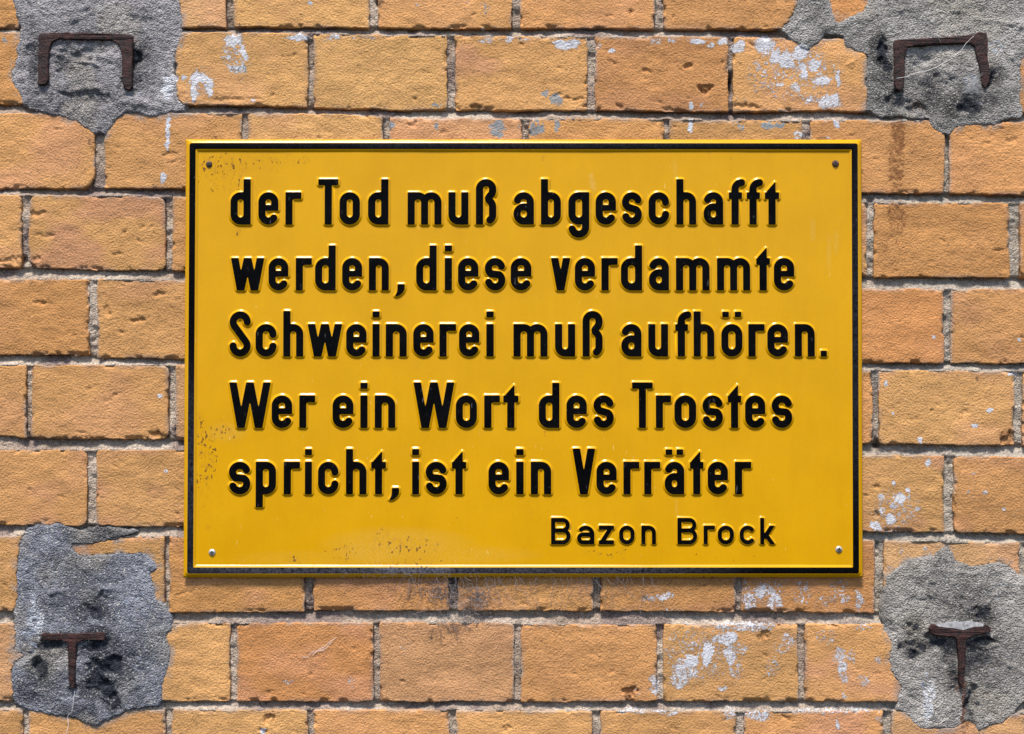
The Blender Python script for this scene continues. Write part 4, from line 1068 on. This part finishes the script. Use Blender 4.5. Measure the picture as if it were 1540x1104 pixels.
for li, (base, X, A_h, stw, txt) in enumerate(LINES):
    small = li == 5
    for tok in txt.split():
        ch = tok[0]; a_, b_ = (float(x) for x in tok[1:].split('-'))
        W = b_ - a_
        me = glyph_mesh(ch, W, X, A_h if not small else A_h, stw, 3.5 if not small else 2.9, 2.3 if not small else 1.9)
        o = add('letter', me, sign)
        hv = float(0.35 * fbm(np.array([(a_ + b_) / 2]), np.array([base - 20]), 210, 2, 500)[0])
        p0 = SW(np.array(a_), np.array(base), hv)
        p1 = SW(np.array(b_), np.array(base), hv)
        o.location = p0 - sl0
        o.scale = ((p1[0] - p0[0]) / (round(W) * S), 1, (p1[0] - p0[0]) / (W * S))

# screws
def screw(u, v, rad, mat, rot):
    root_loc = SW(np.array(u), np.array(v), 0.0)
    n = 20; pr = [(0.0, 2.0), (0.35, 1.95), (0.7, 1.6), (0.93, 0.9), (1.0, 0.1), (1.0, -2.0)]
    P_ = [(0, -2.0 * S, 0)]
    for (rr, hh) in pr[1:]:
        for i in range(n):
            t = 2 * math.pi * i / n
            P_.append((rr * rad * S * math.cos(t), -hh * S * rad / 4.6, rr * rad * S * math.sin(t)))
    P_[0] = (0, -2.0 * S * rad / 4.6, 0)
    Q_ = []; T_ = []
    for i in range(n): T_.append((0, 1 + i, 1 + (i + 1) % n))
    for r_ in range(len(pr) - 2):
        for i in range(n):
            a_ = 1 + r_ * n + i; b_ = 1 + r_ * n + (i + 1) % n
            Q_.append((a_, a_ + n, b_ + n, b_))
    o = add('screw', mesh_np('screw', P_, Q_, mat, tris=T_), sign, root_loc - sl0)
    o.rotation_euler = (0, rot, 0)
    # cross recess
    w, L = 0.17 * rad * S, 0.58 * rad * S; y = -2.12 * S * rad / 4.6
    pts = [(w, w), (L, w), (L, -w), (w, -w), (w, -L), (-w, -L), (-w, -w), (-L, -w), (-L, w), (-w, w), (-w, L), (w, L)]
    Pv = [(x, y, z) for x, z in pts] + [(x, y + 0.0012, z) for x, z in pts]
    tri = [[i for i in t] for t in tessellate_polygon([[Vector((x, z, 0)) for x, z in pts]])]
    Qv = [(i, (i + 1) % 12, 12 + (i + 1) % 12, 12 + i) for i in range(12)]
    add('cross_recess', mesh_np('cross_recess', Pv, Qv, M_SLOT, tris=tri, smooth=False), o)
    return o
screw(314.5, 247, 5.0, M_RSCR, 0.3)['label'] = 'dull rusty cross-head screw'
screw(1256.5, 246, 5.2, M_RSCR, 0.1)['label'] = 'dark rusty cross-head screw'
screw(319, 831, 5.4, M_ZINC, 0.0)
screw(1261.5, 826.5, 5.4, M_ZINC, 0.2)

# ------------------------------------------------------------------ cobwebs
def threads(name, paths, mat, label):
    """paths: list of (points in world metres, radius)"""
    V_ = []; Q_ = []
    for pts, rad in paths:
        pts = np.asarray(pts); n = len(pts); b0 = len(V_)
        for i in range(n):
            d = pts[min(i + 1, n - 1)] - pts[max(i - 1, 0)]; d = d / (np.linalg.norm(d) + 1e-12)
            a_ = np.cross(d, [0.3, 1, 0.2]); a_ /= np.linalg.norm(a_) + 1e-12; c_ = np.cross(d, a_)
            for k in range(3):
                t = 2.094 * k
                V_.append(pts[i] + rad * (math.cos(t) * a_ + math.sin(t) * c_))
        for i in range(n - 1):
            for k in range(3):
                Q_.append((b0 + i * 3 + k, b0 + i * 3 + (k + 1) % 3, b0 + (i + 1) * 3 + (k + 1) % 3, b0 + (i + 1) * 3 + k))
    o = add_w(name, V_, Q_, mat, None, smooth=False)
    tag(o, label, 'cobweb')
    o['kind'] = 'stuff'
    return o
wr_ = random.Random(21)
def wander(a_, b_, ha, hb, n=10, j=4.0, sag=0.0):
    P_ = []
    ph = wr_.uniform(0, 100)
    for i in range(n + 1):
        t = i / n
        jj = j * math.sin(math.pi * t)
        u = a_[0] + (b_[0] - a_[0]) * t + jj * float(vnoise(np.array(t * 4 + ph), np.array(0.3), 3))
        v = a_[1] + (b_[1] - a_[1]) * t + jj * float(vnoise(np.array(t * 4 + ph), np.array(7.3), 5)) + sag * math.sin(math.pi * t)
        P_.append(W3(np.array(u), np.array(v), ha + (hb - ha) * t + 0.8 * jj * wr_.uniform(-.2, .3)))
    return P_
paths = []
for _ in range(240):                       # tangle below the sheet, caught in the joint
    c = wr_.choice([(660, 890, 26, 16), (705, 905, 22, 18), (690, 930, 40, 8), (660, 885, 30, 12), (720, 900, 14, 14)])
    a_ = (wr_.gauss(c[0], c[2] * .6), wr_.gauss(c[1], c[3] * .6)); L = wr_.uniform(5, 20); an = wr_.uniform(0, 6.28)
    b_ = (a_[0] + L * math.cos(an), a_[1] + L * math.sin(an) * .8)
    a_ = (a_[0], max(a_[1], 872)); b_ = (b_[0], max(b_[1], 872))
    paths.append((wander(a_, b_, wr_.uniform(0, 3), wr_.uniform(0.5, 3.5), 6, 4), wr_.uniform(.10, .22) * 1e-3))
for _ in range(80):
    x = wr_.uniform(600, 980)
    a_ = (x, 867); b_ = (x + wr_.uniform(-34, 34), wr_.uniform(890, 930))
    paths.append((wander(a_, b_, 8, wr_.uniform(0.3, 2), 9, 7), wr_.uniform(.08, .17) * 1e-3))
for _ in range(60):                        # fluff along the lower border
    x = wr_.gauss(620, 60); L = wr_.uniform(4, 14)
    paths.append((wander((x, wr_.uniform(853, 868)), (x + wr_.uniform(-L, L), wr_.uniform(853, 870)), 13.5, 13.8, 5, 3), wr_.uniform(.05, .10) * 1e-3))
threads('cobweb', paths, M_WEB, 'dusty grey cobweb tangle hanging under the lower edge of the yellow sign')
paths = []
for i in range(26):
    a_ = (wr_.uniform(648, 690), wr_.uniform(938, 948)); b_ = (a_[0] + wr_.uniform(-22, 18), a_[1] + wr_.uniform(6, 30))
    paths.append((wander(a_, b_, 0.8, 1.6, 6, 4), wr_.uniform(.05, .12) * 1e-3))
threads('cobweb', paths, mat_web('sooty cobweb', (0.06, 0.045, 0.05), (0.14, 0.11, 0.11)), 'dark wispy cobweb on the brick face below a mortar joint')
paths = [(wander((1347, 119), (1432, 88), 6.3, 4, 14, 3, 6), .14e-3), (wander((1400, 112), (1385, 118), 8, 4, 5, 2), .18e-3), (wander((1432, 88), (1462, 56), 9.3, 9, 8, 2), .14e-3), (wander((1412, 64), (1405, 50), 9, 9, 5, 2), .2e-3)]
for i in range(60):
    t = wr_.random()
    a_ = (1470 + wr_.uniform(-4, 6), 108 + 36 * t); b_ = (1452 + wr_.uniform(-8, 12), 124 + 18 * wr_.random())
    paths.append((wander(a_, b_, 7, 3, 5, 3), .13e-3))
threads('cobweb', paths, M_SILK, 'pale spider silk strung inside a rusty channel iron')
paths = [(wander((470, 985), (500, 966), 1.2, 1.8, 8, 4), .14e-3), (wander((455, 988), (488, 978), 1.2, 1.6, 8, 4), .12e-3), (wander((478, 978), (506, 958), 1.2, 1.6, 7, 2), .13e-3)]
threads('cobweb', paths, M_SILK, 'small pale silk wisp stuck on the face of a brick')
paths = [(wander((114, 1038), (100, 1104), 5, 3, 12, 5), .22e-3)]
threads('cobweb', paths, M_SILK, 'single pale silk strand hanging below the thin T section iron')
